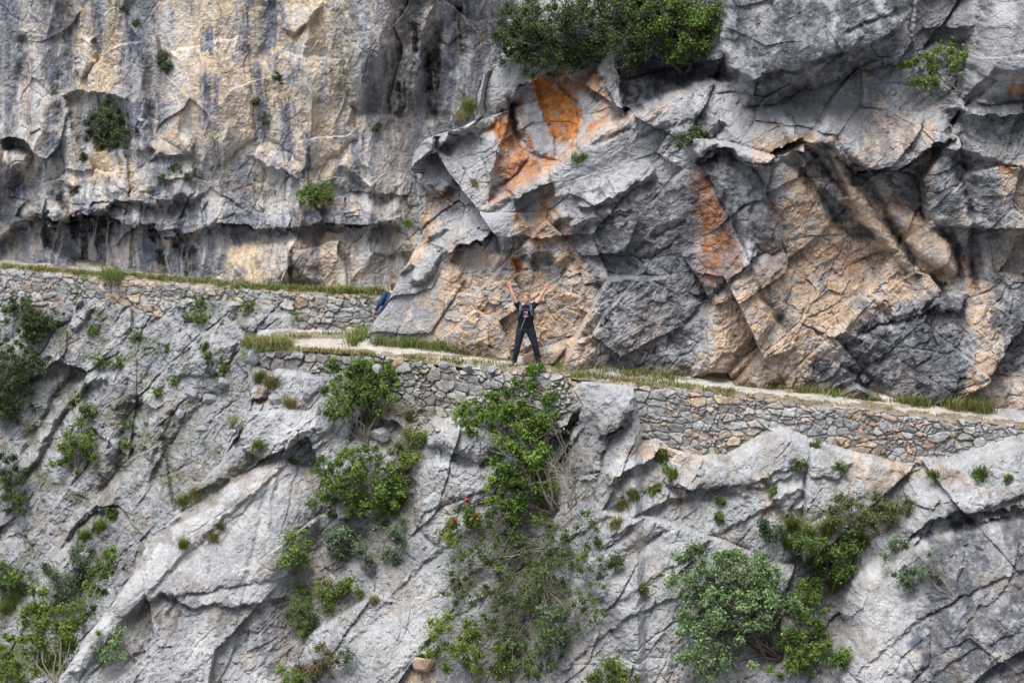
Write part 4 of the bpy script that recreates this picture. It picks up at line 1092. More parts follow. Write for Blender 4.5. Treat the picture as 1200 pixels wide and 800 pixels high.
LEAF = {}; BARK = {}
def plant(name, label, cat, root, blobs, n, size, pal, group=None, bark='grey', trunk=.03, seed=1, sparse=1.0, crown='foliage', stem='stem', clump=.16, twigs=0, aspect=.5, fwd=.25, stems=1, grounded=None, layers=None):
    """root and blobs are read along sight lines and set on (blobs: just off) the rock they meet"""
    rg = np.random.default_rng(seed)
    rt = hit(*root, layers) if grounded is None else np.array(grounded)
    e = empty(name, Vector(rt)); tag(e, label, cat, group)
    O = Vector(rt)
    cen, rad, cents = [], [], []
    for bx, by, rx, ry in blobs:
        h = hit(bx, by, layers)
        y = min(h[1], rt[1] + 1.5) ; y = max(y, rt[1] - 2.5)
        dep = 57.0 + y; pxm = FPX / dep
        a, b = rx / pxm, ry / pxm; c = min(a, b) * .75
        C = at_y(bx, by, y - fwd - c * .55); cents.append((C, a, b, c))
    vol = np.array([a * b for _, a, b, c in cents]); vol /= vol.sum()
    ncl = max(8, int(sum(a * b * c for _, a, b, c in cents) / (clump ** 3) * .62 * sparse + 8))
    for i, (C, a, b, c) in enumerate(cents):
        m = max(4, int(ncl * vol[i]))
        v = rg.normal(0, 1, (m, 3)); v /= np.linalg.norm(v, axis=1)[:, None]; v *= (rg.random((m, 1)) ** .42)
        out_ = rg.random((m, 1)) < .3; v = np.where(out_, v / np.linalg.norm(v, axis=1)[:, None] * (1.02 + .3 * rg.random((m, 1))), v)
        cc = C + v * np.array([a, c, b])
        cen.append(cc); rad.append(clump * (.5 + 1.15 * rg.random(m)) * np.where(out_[:, 0], .5, 1.))
    T = Tubes()
    tips = []
    for i, (C, a, b, c) in enumerate(cents):
        path = wob(rg, rt + np.array([rg.normal(0, .03) * stems, .05, 0]), C, 6, .06)
        r0 = trunk * (.55 + .45 * vol[i] / vol.max()); T.add(path, [r0 * (1 - .75 * q / 5) for q in range(6)], 6)
        for q in cen[i][::max(1, len(cen[i]) // 26)]:
            s = path[rg.integers(3, 6)]
            T.add(wob(rg, s, q, 4, .09), [r0 * .24 + .003, r0 * .19 + .003, .005, .003], 4)
    T.build(stem, BARK[bark], e, O)
    cen = np.concatenate(cen); rad = np.concatenate(rad)
    co, t = leaves(rg, cen - np.array(rt), rad, int(n * 2.6), size * .84, aspect)
    poly_mesh(crown, co, 4, LEAF[pal], {'t': t}, e)
    if twigs:
        W = Tubes()
        def branchy(p, d, L, r, depth):
            q = p + d * L; pts = wob(rg, p, q, 4, .10); W.add(pts, [r, r * .85, r * .72, r * .6], 5)
            if depth == 0: return
            for _ in range(3):
                nd = d + rg.normal(0, .55, 3); nd /= np.linalg.norm(nd)
                branchy(pts[rg.integers(2, 4)], nd, L * (.55 + .3 * rg.random()), r * .55, depth - 1)
        for q in range(twigs):
            C, a, b, c = cents[q % len(cents)]
            s0 = rt + np.array([0, -.02, 0]); d = C + rg.normal(0, .6, 3) * np.array([a, c, b]) - s0; L = np.linalg.norm(d)
            branchy(s0, d / L, L * .6, .020, 3)
        W.build('bare_twigs', BARK['pale'], e, O)
    return e

def grass_blades(rg, pts, per, h, spread, w=.009):
    n = len(pts) * per; k = np.repeat(np.arange(len(pts)), per)
    P = np.asarray(pts)[k] + np.stack([rg.normal(0, spread, n), rg.normal(0, spread * .6, n), rg.normal(0, .02, n)], 1)
    hh = h * (.45 + .75 * rg.random(n)); a = rg.random(n) * 6.283
    lean = np.stack([np.cos(a), np.sin(a) - .35, 0 * a], 1) * (hh * (.3 + .85 * rg.random(n)))[:, None]
    side = np.stack([np.cos(a + 1.57), np.sin(a + 1.57) * .5, 0 * a], 1) * w * (.6 + .8 * rg.random((n, 1)))
    tip = P + lean + np.stack([0 * hh, 0 * hh, hh], 1); mid = P + lean * .35 + np.stack([0 * hh, 0 * hh, hh * .6], 1)
    q = np.stack([P - side, P + side, mid + side * .8, mid - side * .8], 1); u = np.stack([mid - side * .8, mid + side * .8, tip + side * .05, tip - side * .05], 1)
    t = np.clip(.45 + .25 * rg.normal(0, 1, n), 0, 1)
    return np.concatenate([q, u]), np.concatenate([t, t])

PLANTS = [
 # name, label, category, root, blobs, leaves, size, palette, options
 ('tree', 'dark evergreen tree on the pale rock nose, leftmost of the trees above the cliff', 'tree', (650, 92), [(606, 30, 26, 34), (640, 46, 52, 34), (604, 58, 24, 22), (662, 12, 44, 24), (672, 64, 26, 16)], 11000, .075, 'oak', dict(trunk=.09, group='trees above the cliff', crown='crown', stem='trunk')),
 ('tree', 'dense evergreen tree directly above the right end of the orange niche', 'tree', (735, 90), [(718, 22, 40, 36), (738, 58, 34, 24), (704, 50, 26, 22), (752, 20, 30, 26)], 8000, .075, 'oak', dict(trunk=.09, group='trees above the cliff', crown='crown', stem='trunk')),
 ('tree', 'evergreen tree with bright green lower tips beside the overhanging boulder', 'tree', (800, 88), [(790, 14, 40, 28), (818, 44, 26, 28), (778, 58, 24, 18), (826, 16, 24, 22), (765, 30, 26, 24)], 7500, .08, 'bright', dict(trunk=.08, group='trees above the cliff', crown='crown', stem='trunk')),
 ('sapling', 'thin sapling with light green leaves in the cleft right of the overhanging boulder', 'tree', (1128, 108), [(1070, 68, 20, 12), (1095, 80, 26, 12), (1112, 60, 18, 12), (1082, 92, 16, 8)], 1500, .085, 'light', dict(trunk=.025, sparse=.5, crown='crown', stem='trunk')),
 ('shrub', 'large dark shrub filling the square niche in the streaked far cliff', 'shrub', (130, 174), [(110, 150, 18, 22), (135, 138, 22, 18), (146, 158, 16, 14), (120, 164, 24, 11)], 4200, .075, 'oak', dict(trunk=.04)),
 ('shrub', 'small round dark green bush alone high on the pale far cliff', 'shrub', (194, 80), [(193, 72, 10, 8)], 600, .07, 'oak', dict(trunk=.02)),
 ('shrub', 'leafy green bush at the lower right of the far cliff above its overhang', 'shrub', (368, 242), [(366, 232, 16, 12), (378, 222, 12, 9), (360, 226, 12, 9)], 1300, .08, 'bright', dict(trunk=.02)),
 ('tree', 'round dark green tree just under the distant stone wall at the left edge', 'tree', (40, 404), [(32, 370, 24, 24), (46, 384, 16, 16), (18, 362, 14, 14), (34, 394, 18, 12)], 4200, .08, 'oak', dict(trunk=.05, crown='crown', stem='trunk')),
 ('tree', 'broad dark tree cut by the left edge of the picture below the round tree', 'tree', (14, 492), [(14, 430, 32, 30), (42, 422, 18, 16), (8, 470, 28, 24), (-20, 440, 30, 40)], 6500, .085, 'oak', dict(trunk=.06, crown='crown', stem='trunk')),
 ('shrub', 'upright mid green shrub on the far slope right of the two left edge trees', 'shrub', (88, 562), [(98, 486, 15, 22), (86, 520, 22, 16), (74, 546, 16, 12), (102, 524, 14, 18)], 3000, .08, 'bright', dict(trunk=.03)),
 ('shrub', 'dark shrub hanging at the left edge halfway down the slope', 'shrub', (8, 606), [(12, 565, 20, 26), (2, 540, 14, 14), (18, 590, 14, 12)], 2200, .085, 'oak', dict(trunk=.03)),
 ('shrub', 'yellow green leafy bush in the bottom left corner against the pale slab', 'shrub', (66, 800), [(62, 728, 26, 32), (36, 764, 28, 28), (74, 758, 20, 28), (48, 706, 18, 16), (86, 734, 14, 22), (30, 728, 20, 18), (56, 780, 30, 20)], 6500, .085, 'light2', dict(trunk=.03, sparse=.8)),
 ('shrub', 'pale lime green bush at the very bottom left corner', 'shrub', (6, 812), [(8, 786, 24, 20), (-10, 770, 20, 20)], 1500, .09, 'light', dict(trunk=.03)),
 ('shrub', 'fresh green leafy bush filling the gully behind the pale slab edge at lower left', 'shrub', (104, 716), [(104, 690, 14, 14), (116, 668, 12, 14), (96, 708, 12, 10), (126, 648, 10, 10)], 1900, .08, 'bright', dict(trunk=.02)),
 ('shrub', 'low dark green bush between the left edge trees and the grassy bank below', 'shrub', (30, 700), [(24, 676, 18, 12), (4, 668, 16, 14), (40, 690, 12, 10)], 1600, .08, 'deep', dict(trunk=.02)),
 ('shrub', 'trailing green shrub linking the dull bluish shrub to the dark heath below', 'shrub', (392, 706), [(392, 680, 18, 14), (410, 690, 16, 16), (384, 704, 14, 14)], 2000, .065, 'olive', dict(trunk=.02)),
 ('shrub', 'sparse bluish green shrub on the small rock pinnacle at lower left', 'shrub', (80, 700), [(62, 674, 20, 18), (96, 655, 17, 18), (76, 690, 16, 12)], 1900, .075, 'blue', dict(trunk=.025, sparse=.6)),
 ('tree', 'small two stemmed green tree below the bend of the path', 'tree', (432, 532), [(386, 428, 10, 9), (424, 434, 26, 17), (392, 456, 18, 14), (438, 458, 28, 17), (400, 484, 18, 10), (456, 442, 15, 14), (412, 466, 20, 14), (430, 446, 30, 22), (404, 440, 16, 14), (446, 470, 18, 14)], 7500, .08, 'deep', dict(trunk=.03, sparse=1., crown='crown', stem='trunk', fwd=.5, clump=.14)),
 ('shrub', 'dense rounded bright green bush under the small two stemmed tree', 'shrub', (430, 608), [(398, 562, 30, 30), (440, 568, 36, 30), (420, 538, 24, 18), (388, 588, 22, 14), (464, 574, 18, 22), (424, 594, 30, 12)], 8500, .075, 'deep', dict(trunk=.04, clump=.14)),
 ('shrub', 'dull bluish green shrub below the dense rounded bush', 'shrub', (440, 678), [(420, 628, 34, 20), (460, 624, 22, 18), (440, 652, 28, 14), (398, 640, 18, 14)], 3600, .075, 'blue', dict(trunk=.025, sparse=.7)),
 ('shrub', 'yellow green heath bush right of the small tree under the rubble wall', 'shrub', (468, 552), [(476, 524, 22, 16), (490, 506, 14, 12), (460, 540, 16, 10), (484, 538, 14, 8)], 2200, .06, 'olive', dict(trunk=.02)),
 ('tree', 'glossy bright green tree straight below the hiker standing on the path', 'tree', (650, 604), [(628, 438, 13, 9), (634, 464, 16, 18), (572, 484, 36, 16), (602, 500, 28, 22), (545, 480, 16, 10), (610, 540, 32, 24), (592, 574, 26, 26), (640, 496, 15, 22), (614, 590, 28, 20), (562, 498, 22, 12), (622, 520, 24, 22), (600, 545, 26, 22), (640, 530, 14, 20), (638, 566, 16, 22), (646, 474, 10, 14), (618, 452, 14, 14), (588, 470, 18, 14), (612, 482, 20, 18)], 13500, .085, 'glossy', dict(trunk=.045, sparse=.9, crown='crown', stem='trunk', fwd=.4, clump=.14)),
 ('shrub', 'bushy yellow green shrub with red flowers left of the bare twigs', 'shrub', (572, 636), [(556, 598, 22, 15), (535, 624, 20, 13), (546, 612, 18, 12)], 2000, .075, 'olive', dict(trunk=.025)),
 ('shrub', 'sprawling tangled shrub full of bare grey twigs in the central gully', 'shrub', (640, 640), [(592, 652, 44, 26), (640, 690, 46, 34), (606, 730, 50, 36), (664, 650, 26, 28), (552, 652, 22, 16), (690, 670, 20, 26), (650, 752, 36, 34), (690, 612, 16, 20), (566, 690, 34, 26), (612, 690, 36, 26), (622, 772, 50, 30), (674, 720, 30, 30), (600, 622, 24, 18), (640, 650, 28, 24), (530, 690, 18, 22), (540, 660, 18, 18), (586, 610, 20, 18), (640, 612, 24, 18)], 13500, .065, 'heath', dict(trunk=.03, sparse=.95, twigs=5, fwd=.3)),
 ('shrub', 'olive green bush at the bottom below the tangled twigs', 'shrub', (560, 812), [(530, 760, 30, 34), (516, 724, 14, 12), (560, 770, 28, 34), (590, 778, 26, 28), (545, 735, 20, 18)], 5200, .065, 'olive', dict(trunk=.03, sparse=.8)),
 ('shrub', 'small bluish green bush among the lower right twigs of the gully', 'shrub', (640, 790), [(640, 712, 12, 14), (662, 722, 18, 12), (604, 752, 13, 12), (652, 742, 14, 12)], 1100, .08, 'blue', dict(trunk=.02, sparse=.6, fwd=.7)),
 ('dead_bush', 'leafless grey tangle of dead twigs beside the glossy tree', 'shrub', (668, 596), [(690, 560, 40, 22), (672, 530, 22, 26), (720, 572, 16, 12)], 260, .05, 'heath', dict(trunk=.02, sparse=.4, twigs=5, bark='pale')),
 ('shrub', 'small round dark bush in the crack of the bare slab right of the twigs', 'shrub', (722, 668), [(722, 658, 8, 9)], 600, .055, 'oak', dict(trunk=.015)),
 ('shrub', 'yellow tipped bush cut by the bottom edge right of the central gully', 'shrub', (715, 812), [(712, 784, 22, 16), (736, 796, 16, 10), (692, 796, 14, 10)], 1700, .075, 'olive', dict(trunk=.02)),
 ('tree', 'wide pale green tree with airy crown low on the right', 'tree', (915, 775), [(832, 680, 32, 28), (880, 676, 42, 32), (850, 728, 46, 32), (908, 706, 34, 30), (830, 772, 42, 24), (800, 690, 18, 22), (884, 740, 36, 24), (862, 656, 30, 16), (812, 656, 18, 16), (800, 716, 18, 18), (858, 690, 40, 30)], 12000, .085, 'pale', dict(trunk=.055, sparse=.8, crown='crown', stem='trunk', bark='dark', fwd=.35)),
 ('shrub', 'dark green bush behind the right side of the pale airy tree', 'shrub', (960, 790), [(940, 736, 32, 32), (966, 764, 28, 26), (930, 700, 28, 22), (985, 772, 16, 14), (930, 774, 30, 20)], 6200, .08, 'deep', dict(trunk=.035)),
 ('shrub', 'small round bluish bush above the crown of the pale airy tree', 'shrub', (902, 632), [(900, 620, 16, 12)], 1100, .065, 'blue2', dict(trunk=.02)),
 ('shrub', 'olive shrub under the right wall between two pale slabs', 'shrub', (1030, 628), [(1012, 600, 24, 18), (1044, 606, 18, 12), (990, 616, 20, 14), (1030, 586, 20, 12), (1000, 590, 18, 12), (1050, 590, 14, 10), (976, 604, 14, 12)], 4200, .06, 'heath2', dict(trunk=.02, sparse=.7)),
 ('shrub', 'lush green bush just above and right of the pale airy tree', 'shrub', (975, 690), [(960, 640, 26, 16), (990, 652, 22, 18), (946, 662, 16, 14), (1000, 634, 16, 12), (970, 676, 22, 16), (940, 636, 16, 10), (984, 668, 18, 14)], 4400, .07, 'bright', dict(trunk=.02)),
 ('shrub', 'thin bluish shrub leaning out of the dark slab on the right', 'shrub', (1118, 702), [(1060, 655, 28, 16), (1086, 666, 18, 16), (1045, 640, 14, 10), (1070, 676, 16, 10)], 1500, .07, 'blue', dict(trunk=.02, sparse=.5, twigs=2)),
 ('shrub', 'sparse pale shrub growing sideways from the big slab at lower left', 'shrub', (160, 776), [(124, 756, 20, 14), (140, 744, 14, 10), (134, 768, 14, 8)], 700, .075, 'pale', dict(trunk=.02, sparse=.45)),
 ('shrub', 'bright yellow green bush left of the dull bluish shrub', 'shrub', (344, 674), [(346, 636, 14, 18), (336, 658, 11, 10), (352, 658, 11, 10)], 1500, .07, 'light', dict(trunk=.02)),
 ('shrub', 'brownish dark heath hanging down the gully left of centre', 'shrub', (372, 690), [(354, 716, 18, 26), (378, 700, 14, 16), (352, 744, 16, 18), (366, 726, 18, 22), (360, 690, 16, 14)], 4200, .055, 'heath', dict(trunk=.02)),
 ('shrub', 'dry brown heath clump near the bottom left of centre', 'shrub', (380, 790), [(384, 764, 18, 16), (366, 784, 16, 14)], 1700, .055, 'dry', dict(trunk=.02)),
 ('shrub', 'fresh green bush at the bottom edge under the dry brown heath', 'shrub', (346, 814), [(346, 794, 24, 12)], 1100, .075, 'glossy', dict(trunk=.02)),
 ('shrub', 'tiny grey green cushion bush on the slab beside the dry brown heath', 'shrub', (409, 775), [(409, 766, 8, 8)], 350, .055, 'blue', dict(trunk=.012)),
 ('shrub', 'small dark shrub in the crack left below the overhanging boulder', 'shrub', (810, 172), [(806, 162, 15, 9), (818, 154, 10, 7)], 900, .065, 'oak', dict(trunk=.02)),
]
SMALL = [  # small tufts rooted in cracks: the ones alike share a label
 ('tiny green tuft rooted in a crack of the streaked far cliff', 'tufts on the far cliff', 'oak', [(160, 26), (146, 10), (220, 204), (312, 140), (326, 92), (206, 196), (190, 210), (98, 184), (300, 120), (442, 150)], 5.5, 'tuft'),
 ('small green cushion plant in a crack of the far slope below the distant wall', 'cushion plants on the far slope', 'bright', [(232, 356), (240, 372), (292, 362), (160, 392), (118, 424), (138, 426), (240, 404), (196, 408), (244, 418), (206, 444), (186, 458), (150, 500), (146, 520), (128, 604), (344, 540), (222, 372), (262, 430), (108, 386)], 6.5, 'cushion_plant'),
 ('small green plant in a crack of the pale slabs below the right wall', 'crack plants on the right slabs', 'bright', [(936, 544), (906, 576), (846, 586), (1146, 558), (1180, 560), (955, 520), (985, 548), (780, 548), (768, 574), (700, 636), (752, 690), (984, 582), (1094, 556), (842, 606)], 5.5, 'crack_plant'),
]
TUSS = [  # grass tussocks: px, py, half width px, height m, palette
 (295, 534, 14, .30, 'drygrass'), (230, 580, 16, .26, 'drygrass'), (214, 590, 10, .24, 'grass'), (252, 632, 8, .22, 'drygrass'), (302, 526, 10, .22, 'grass'), (258, 618, 5, .18, 'grass'),
 (340, 476, 10, .26, 'drygrass'), (318, 452, 12, .26, 'drygrass'), (305, 446, 10, .24, 'grass'), (216, 642, 7, .25, 'grass'), (94, 710, 12, .3, 'grass'), (118, 620, 14, .3, 'grass'),
 (20, 696, 18, .4, 'grass'), (8, 716, 16, .4, 'grass'), (960, 650, 14, .45, 'grass'), (930, 622, 12, .4, 'grass'), (925, 640, 10, .35, 'grass'), (970, 625, 10, .4, 'grass'), (14, 706, 14, .4, 'grass'), (30, 688, 12, .35, 'grass'), (134, 606, 10, .25, 'grass'), (100, 632, 10, .3, 'grass'), (276, 500, 8, .25, 'drygrass'), (980, 690, 14, .4, 'drygrass'), (945, 632, 12, .4, 'grass'), (752, 694, 6, .25, 'drygrass'), (730, 596, 9, .24, 'drygrass'), (722, 616, 9, .22, 'drygrass'),
 (742, 582, 9, .2, 'grass'), (788, 560, 9, .25, 'grass'), (776, 540, 8, .25, 'grass'), (470, 586, 10, .35, 'drygrass'), (462, 600, 8, .3, 'drygrass'), (432, 494, 12, .25, 'grass'), (482, 490, 10, .25, 'grass'),
 (550, 130, 12, .3, 'grass'), (540, 138, 9, .2, 'drygrass'), (684, 185, 8, .14, 'grass'), (676, 190, 7, .14, 'grass'), (556, 218, 6, .14, 'drygrass'), (478, 262, 6, .14, 'grass'), (1010, 640, 10, .35, 'grass'), (1150, 556, 12, .2, 'grass'), (400, 700, 8, .3, 'drygrass'), (440, 706, 8, .2, 'drygrass')]

def build_plants():
    for k, a, b in (('oak', (.018, .034, .012), (.095, .14, .05)), ('deep', (.03, .066, .012), (.19, .30, .055)), ('bright', (.038, .078, .016), (.18, .28, .06)), ('glossy', (.034, .08, .012), (.20, .34, .055)),
                    ('light', (.06, .11, .02), (.25, .35, .08)), ('light2', (.055, .10, .016), (.26, .36, .065)), ('pale', (.075, .13, .05), (.29, .42, .19)), ('olive', (.055, .085, .016), (.24, .32, .06)), ('heath', (.036, .055, .016), (.16, .235, .065)),
                    ('heath2', (.05, .06, .024), (.19, .22, .085)), ('blue', (.045, .075, .043), (.17, .25, .14)), ('blue2', (.026, .056, .03), (.10, .17, .085)), ('dry', (.065, .05, .025), (.22, .175, .08))):
        LEAF[k] = leaf_material('leaf_' + k, a, b)
    LEAF['grass'] = leaf_material('grass_green', (.06, .085, .018), (.22, .27, .075)); LEAF['drygrass'] = leaf_material('grass_dry', (.14, .12, .045), (.40, .34, .17))
    LEAF['red'] = leaf_material('petal_red', (.25, .02, .02), (.45, .05, .05))
    BARK['grey'] = bark_material('bark_grey', (.09, .08, .065), (.20, .18, .15)); BARK['dark'] = bark_material('bark_dark', (.035, .03, .025), (.09, .075, .06)); BARK['pale'] = bark_material('bark_pale', (.17, .155, .135), (.34, .31, .27))
    for i, (nm, lb, ct, rt, bl, n, sz, pal, kw) in enumerate(PLANTS):
        e = plant(nm, lb, ct, rt, bl, n, sz, pal, seed=100 + i, **kw)
        if 'red flowers' in lb:
            rg = np.random.default_rng(9)
            for px, py in ((547, 586), (532, 611), (557, 604)):
                c = at_y(px, py, e.location.y - .6) - np.array(e.location)
                co, t = leaves(rg, c[None], np.array([.06]), 40, .09); poly_mesh('flower', co, 4, LEAF['red'], {'t': t}, e)
    for k, (lb, gr, pal, pts, r, nm) in enumerate(SMALL):
        for i, (px, py) in enumerate(pts):
            rr = r * (.75 + .5 * random.random())
            plant(nm, lb, 'plant', (px, py + rr * .8), [(px, py, rr * 1.2, rr)], int(190 * rr / 5), .06, pal, gr, trunk=.012, seed=500 + 40 * k + i, clump=.08, fwd=.03)
    rg = np.random.default_rng(77)
    for i, (px, py, w, h, pal) in enumerate(TUSS):
        pts = [hit(px, py)]
        h0 = pts[0]
        for q in range(int(w * 1.6)):
            a = px + rg.normal(0, w * .32); b = py + rg.normal(0, 2.5) - (a - px) * .3 * (py > 480)
            hh_ = hit(a, b)
            if np.linalg.norm(hh_ - h0) < .17: pts.append(hh_)
        c = np.mean(pts, 0); co, t = grass_blades(rg, np.array(pts) - c, 14, h, .05)
        o = poly_mesh('grass_tussock', co, 4, LEAF[pal], {'t': t}); o.location = Vector(c)
        tag(o, 'straw coloured dry grass tussock on a rock ledge' if pal == 'drygrass' else 'green grass tussock growing on a rock ledge', 'grass', 'dry grass tussocks' if pal == 'drygrass' else 'green grass tussocks')
    # grass along the path: more than one could count
    G, D = [], []
    def along(pa, pb, n, jit, zf, h, dry, dy=0.):
        for q in range(n):
            t = rg.random(); px = pa[0] + (pb[0] - pa[0]) * t; py = pa[1] + (pb[1] - pa[1]) * t + rg.normal(0, jit)
            p = zf(px, py)
            (D if rg.random() < dry else G).append((p, h * (.7 + .6 * rg.random())))
    nearz = lambda px, py: at_z(px, py, float(z_path((px - 600) / 49)) + .02)
    farz = lambda px, py: at_z(px, py, .02)
    along((655, 437), (860, 461), 190, 1.6, nearz, .09, .5); along((655, 430), (790, 442), 170, 3., nearz, .13, .5); along((870, 464), (1190, 497), 30, .8, nearz, .05, .7)
    along((438, 402), (585, 416), 150, 1.2, nearz, .24, .25); along((470, 419), (610, 431), 50, 1.2, nearz, .12, .5); along((288, 404), (338, 406), 190, 2.5, nearz, .22, .5); along((335, 409), (440, 416), 70, 1., nearz, .09, .85)
    along((340, 396), (405, 393), 40, .8, nearz, .12, .7)
    along((930, 457), (985, 463), 50, 1.2, nearz, .15, .3); along((1050, 471), (1090, 475), 50, 1.2, nearz, .20, .4); along((1112, 479), (1160, 483), 100, 1.6, nearz, .28, .35); along((870, 452), (920, 456), 20, 1., nearz, .10, .5); along((985, 465), (1050, 471), 16, 1., nearz, .09, .6)
    along((412, 399), (430, 388), 50, 2, lambda a, b: at_z(a, b + 4, .0), .28, .1)
    along((0, 312), (130, 323), 260, 1.2, farz, .09, .35); along((130, 322), (260, 333), 230, 1.2, farz, .12, .3); along((260, 335), (450, 345), 280, 1.2, farz, .13, .2); along((120, 326), (142, 326), 50, 2, farz, .30, .1); along((390, 343), (450, 345), 90, 1.2, farz, .20, .1)
    for L, pal, nm in ((G, 'grass', 'grass'), (D, 'drygrass', 'dry_grass')):
        co, t = [], []
        for hh in (.1, .16, .24, .34):
            P = [p for p, h in L if (abs(h - hh) == min(abs(h - k) for k in (.1, .16, .24, .34)))]
            if P:
                c, tt = grass_blades(rg, P, 13, hh, .085); co.append(c); t.append(tt)
        o = poly_mesh(nm, np.concatenate(co), 4, LEAF[pal], {'t': np.concatenate(t)})
        tag(o, 'green grass along the edges of the two paths' if nm == 'grass' else 'straw coloured dry grass along the edges of the paths', 'grass', kind='stuff')
# =================================================================== people
def simple_mat(name, c, rough=.8, spec=.25, bump=0, scale=30, var=.25):
    t = NT(name); n = t.noise(scale, 4, .6, t.coord())
    col = t.mix(n, tuple(x * (1 - var) for x in c), tuple(min(1, x * (1 + var)) for x in c))
    return t.done(col, rough, spec, t.bump(n, bump, .01) if bump else None)

class Body:
    """closed elliptical lofts gathered in one mesh; a voxel remesh fuses them into one skin"""
    def __init__(self): self.bm = bmesh.new()
    def loft(self, rings, side=(1, 0, 0), k=14):
        """rings: (centre, half width along side, half depth)"""
        C = [Vector(r[0]) for r in rings]; n = len(C); vs = []
        for i in range(n):
            d = (C[min(i + 1, n - 1)] - C[max(i - 1, 0)]).normalized()
            s = Vector(side); s = (s - d * s.dot(d)).normalized(); q = d.cross(s)
            vs.append([self.bm.verts.new(C[i] + s * (math.cos(6.28318 * j / k) * rings[i][1]) + q * (math.sin(6.28318 * j / k) * rings[i][2])) for j in range(k)])
        for i in range(n - 1):
            for j in range(k):
                self.bm.faces.new((vs[i][j], vs[i][(j + 1) % k], vs[i + 1][(j + 1) % k], vs[i + 1][j]))
        self.bm.faces.new(vs[0][::-1]); self.bm.faces.new(vs[-1])
    def ball(self, c, r, rot=None):
        M = Matrix.Translation(Vector(c)) @ (rot or Matrix()) @ Matrix.Diagonal((*r, 1))
        bmesh.ops.create_uvsphere(self.bm, u_segments=20, v_segments=14, radius=1, matrix=M)
    def build(self, name, mat, parent, voxel=.008, smooth=4, crease=0):
        bmesh.ops.recalc_face_normals(self.bm, faces=self.bm.faces)
        me = bpy.data.meshes.new(name); self.bm.to_mesh(me); self.bm.free(); me.materials.append(mat)
        o = bpy.data.objects.new(name, me); COL.objects.link(o); o.parent = parent
        if voxel:
            r = o.modifiers.new('remesh', 'REMESH'); r.mode = 'VOXEL'; r.voxel_size = voxel; r.use_smooth_shade = True
            if smooth:
                m = o.modifiers.new('smooth', 'SMOOTH'); m.iterations = smooth; m.factor = .5
        if crease:
            tx = bpy.data.textures.new('folds', 'CLOUDS'); tx.noise_scale = .09
            d = o.modifiers.new('folds', 'DISPLACE'); d.texture = tx; d.strength = crease; d.mid_level = .5
        return o

def lerp(a, b, t): return Vector(a) * (1 - t) + Vector(b) * t

def hand(b, wrist, tip_dir, side, thumb_sign, curl=.25):
    """palm, four unequal bent fingers spread apart, and a thumb from the side of the palm"""
    w = Vector(wrist); d = Vector(tip_dir).normalized(); s = Vector(side); s = (s - d * s.dot(d)).normalized(); f = d.cross(s)
    if f.y > 0: f = -f
    pc = w + d * .095
    b.loft([(w - d * .02, .026, .020), (w + d * .02, .030, .018), (w + d * .06, .041, .016), (pc, .042, .014)], side=s)
    for k, (u, L, sp) in enumerate(((-.031, .070, -.24), (-.010, .080, -.07), (.011, .075, .08), (.030, .058, .26))):
        u *= -thumb_sign; sp *= -thumb_sign
        p0 = w + d * .080 + s * u; dd = (d + s * sp).normalized()
        p1 = w + d * .10 + s * u * 1.02; p2 = p1 + dd * L * .45; p3 = p2 + (dd + f * curl).normalized() * L * .32; p4 = p3 + (dd + f * curl * 2).normalized() * L * .23
        b.loft([(p0, .0095, .0095), (p1, .0098, .0098), (p2, .0092, .0092), (p3, .0084, .0084), (p4, .0062, .0062)], side=s, k=8)
    t0 = w + d * .035 + s * .026 * thumb_sign; t1 = t0 + (d * .5 + s * thumb_sign * .9).normalized() * .042; t2 = t1 + (d * .85 + s * thumb_sign * .55).normalized() * .030; t3 = t2 + (d + s * thumb_sign * .25).normalized() * .022
    b.loft([(t0, .014, .013), (t1, .0115, .0115), (t2, .0098, .0098), (t3, .007, .007)], side=f, k=8)

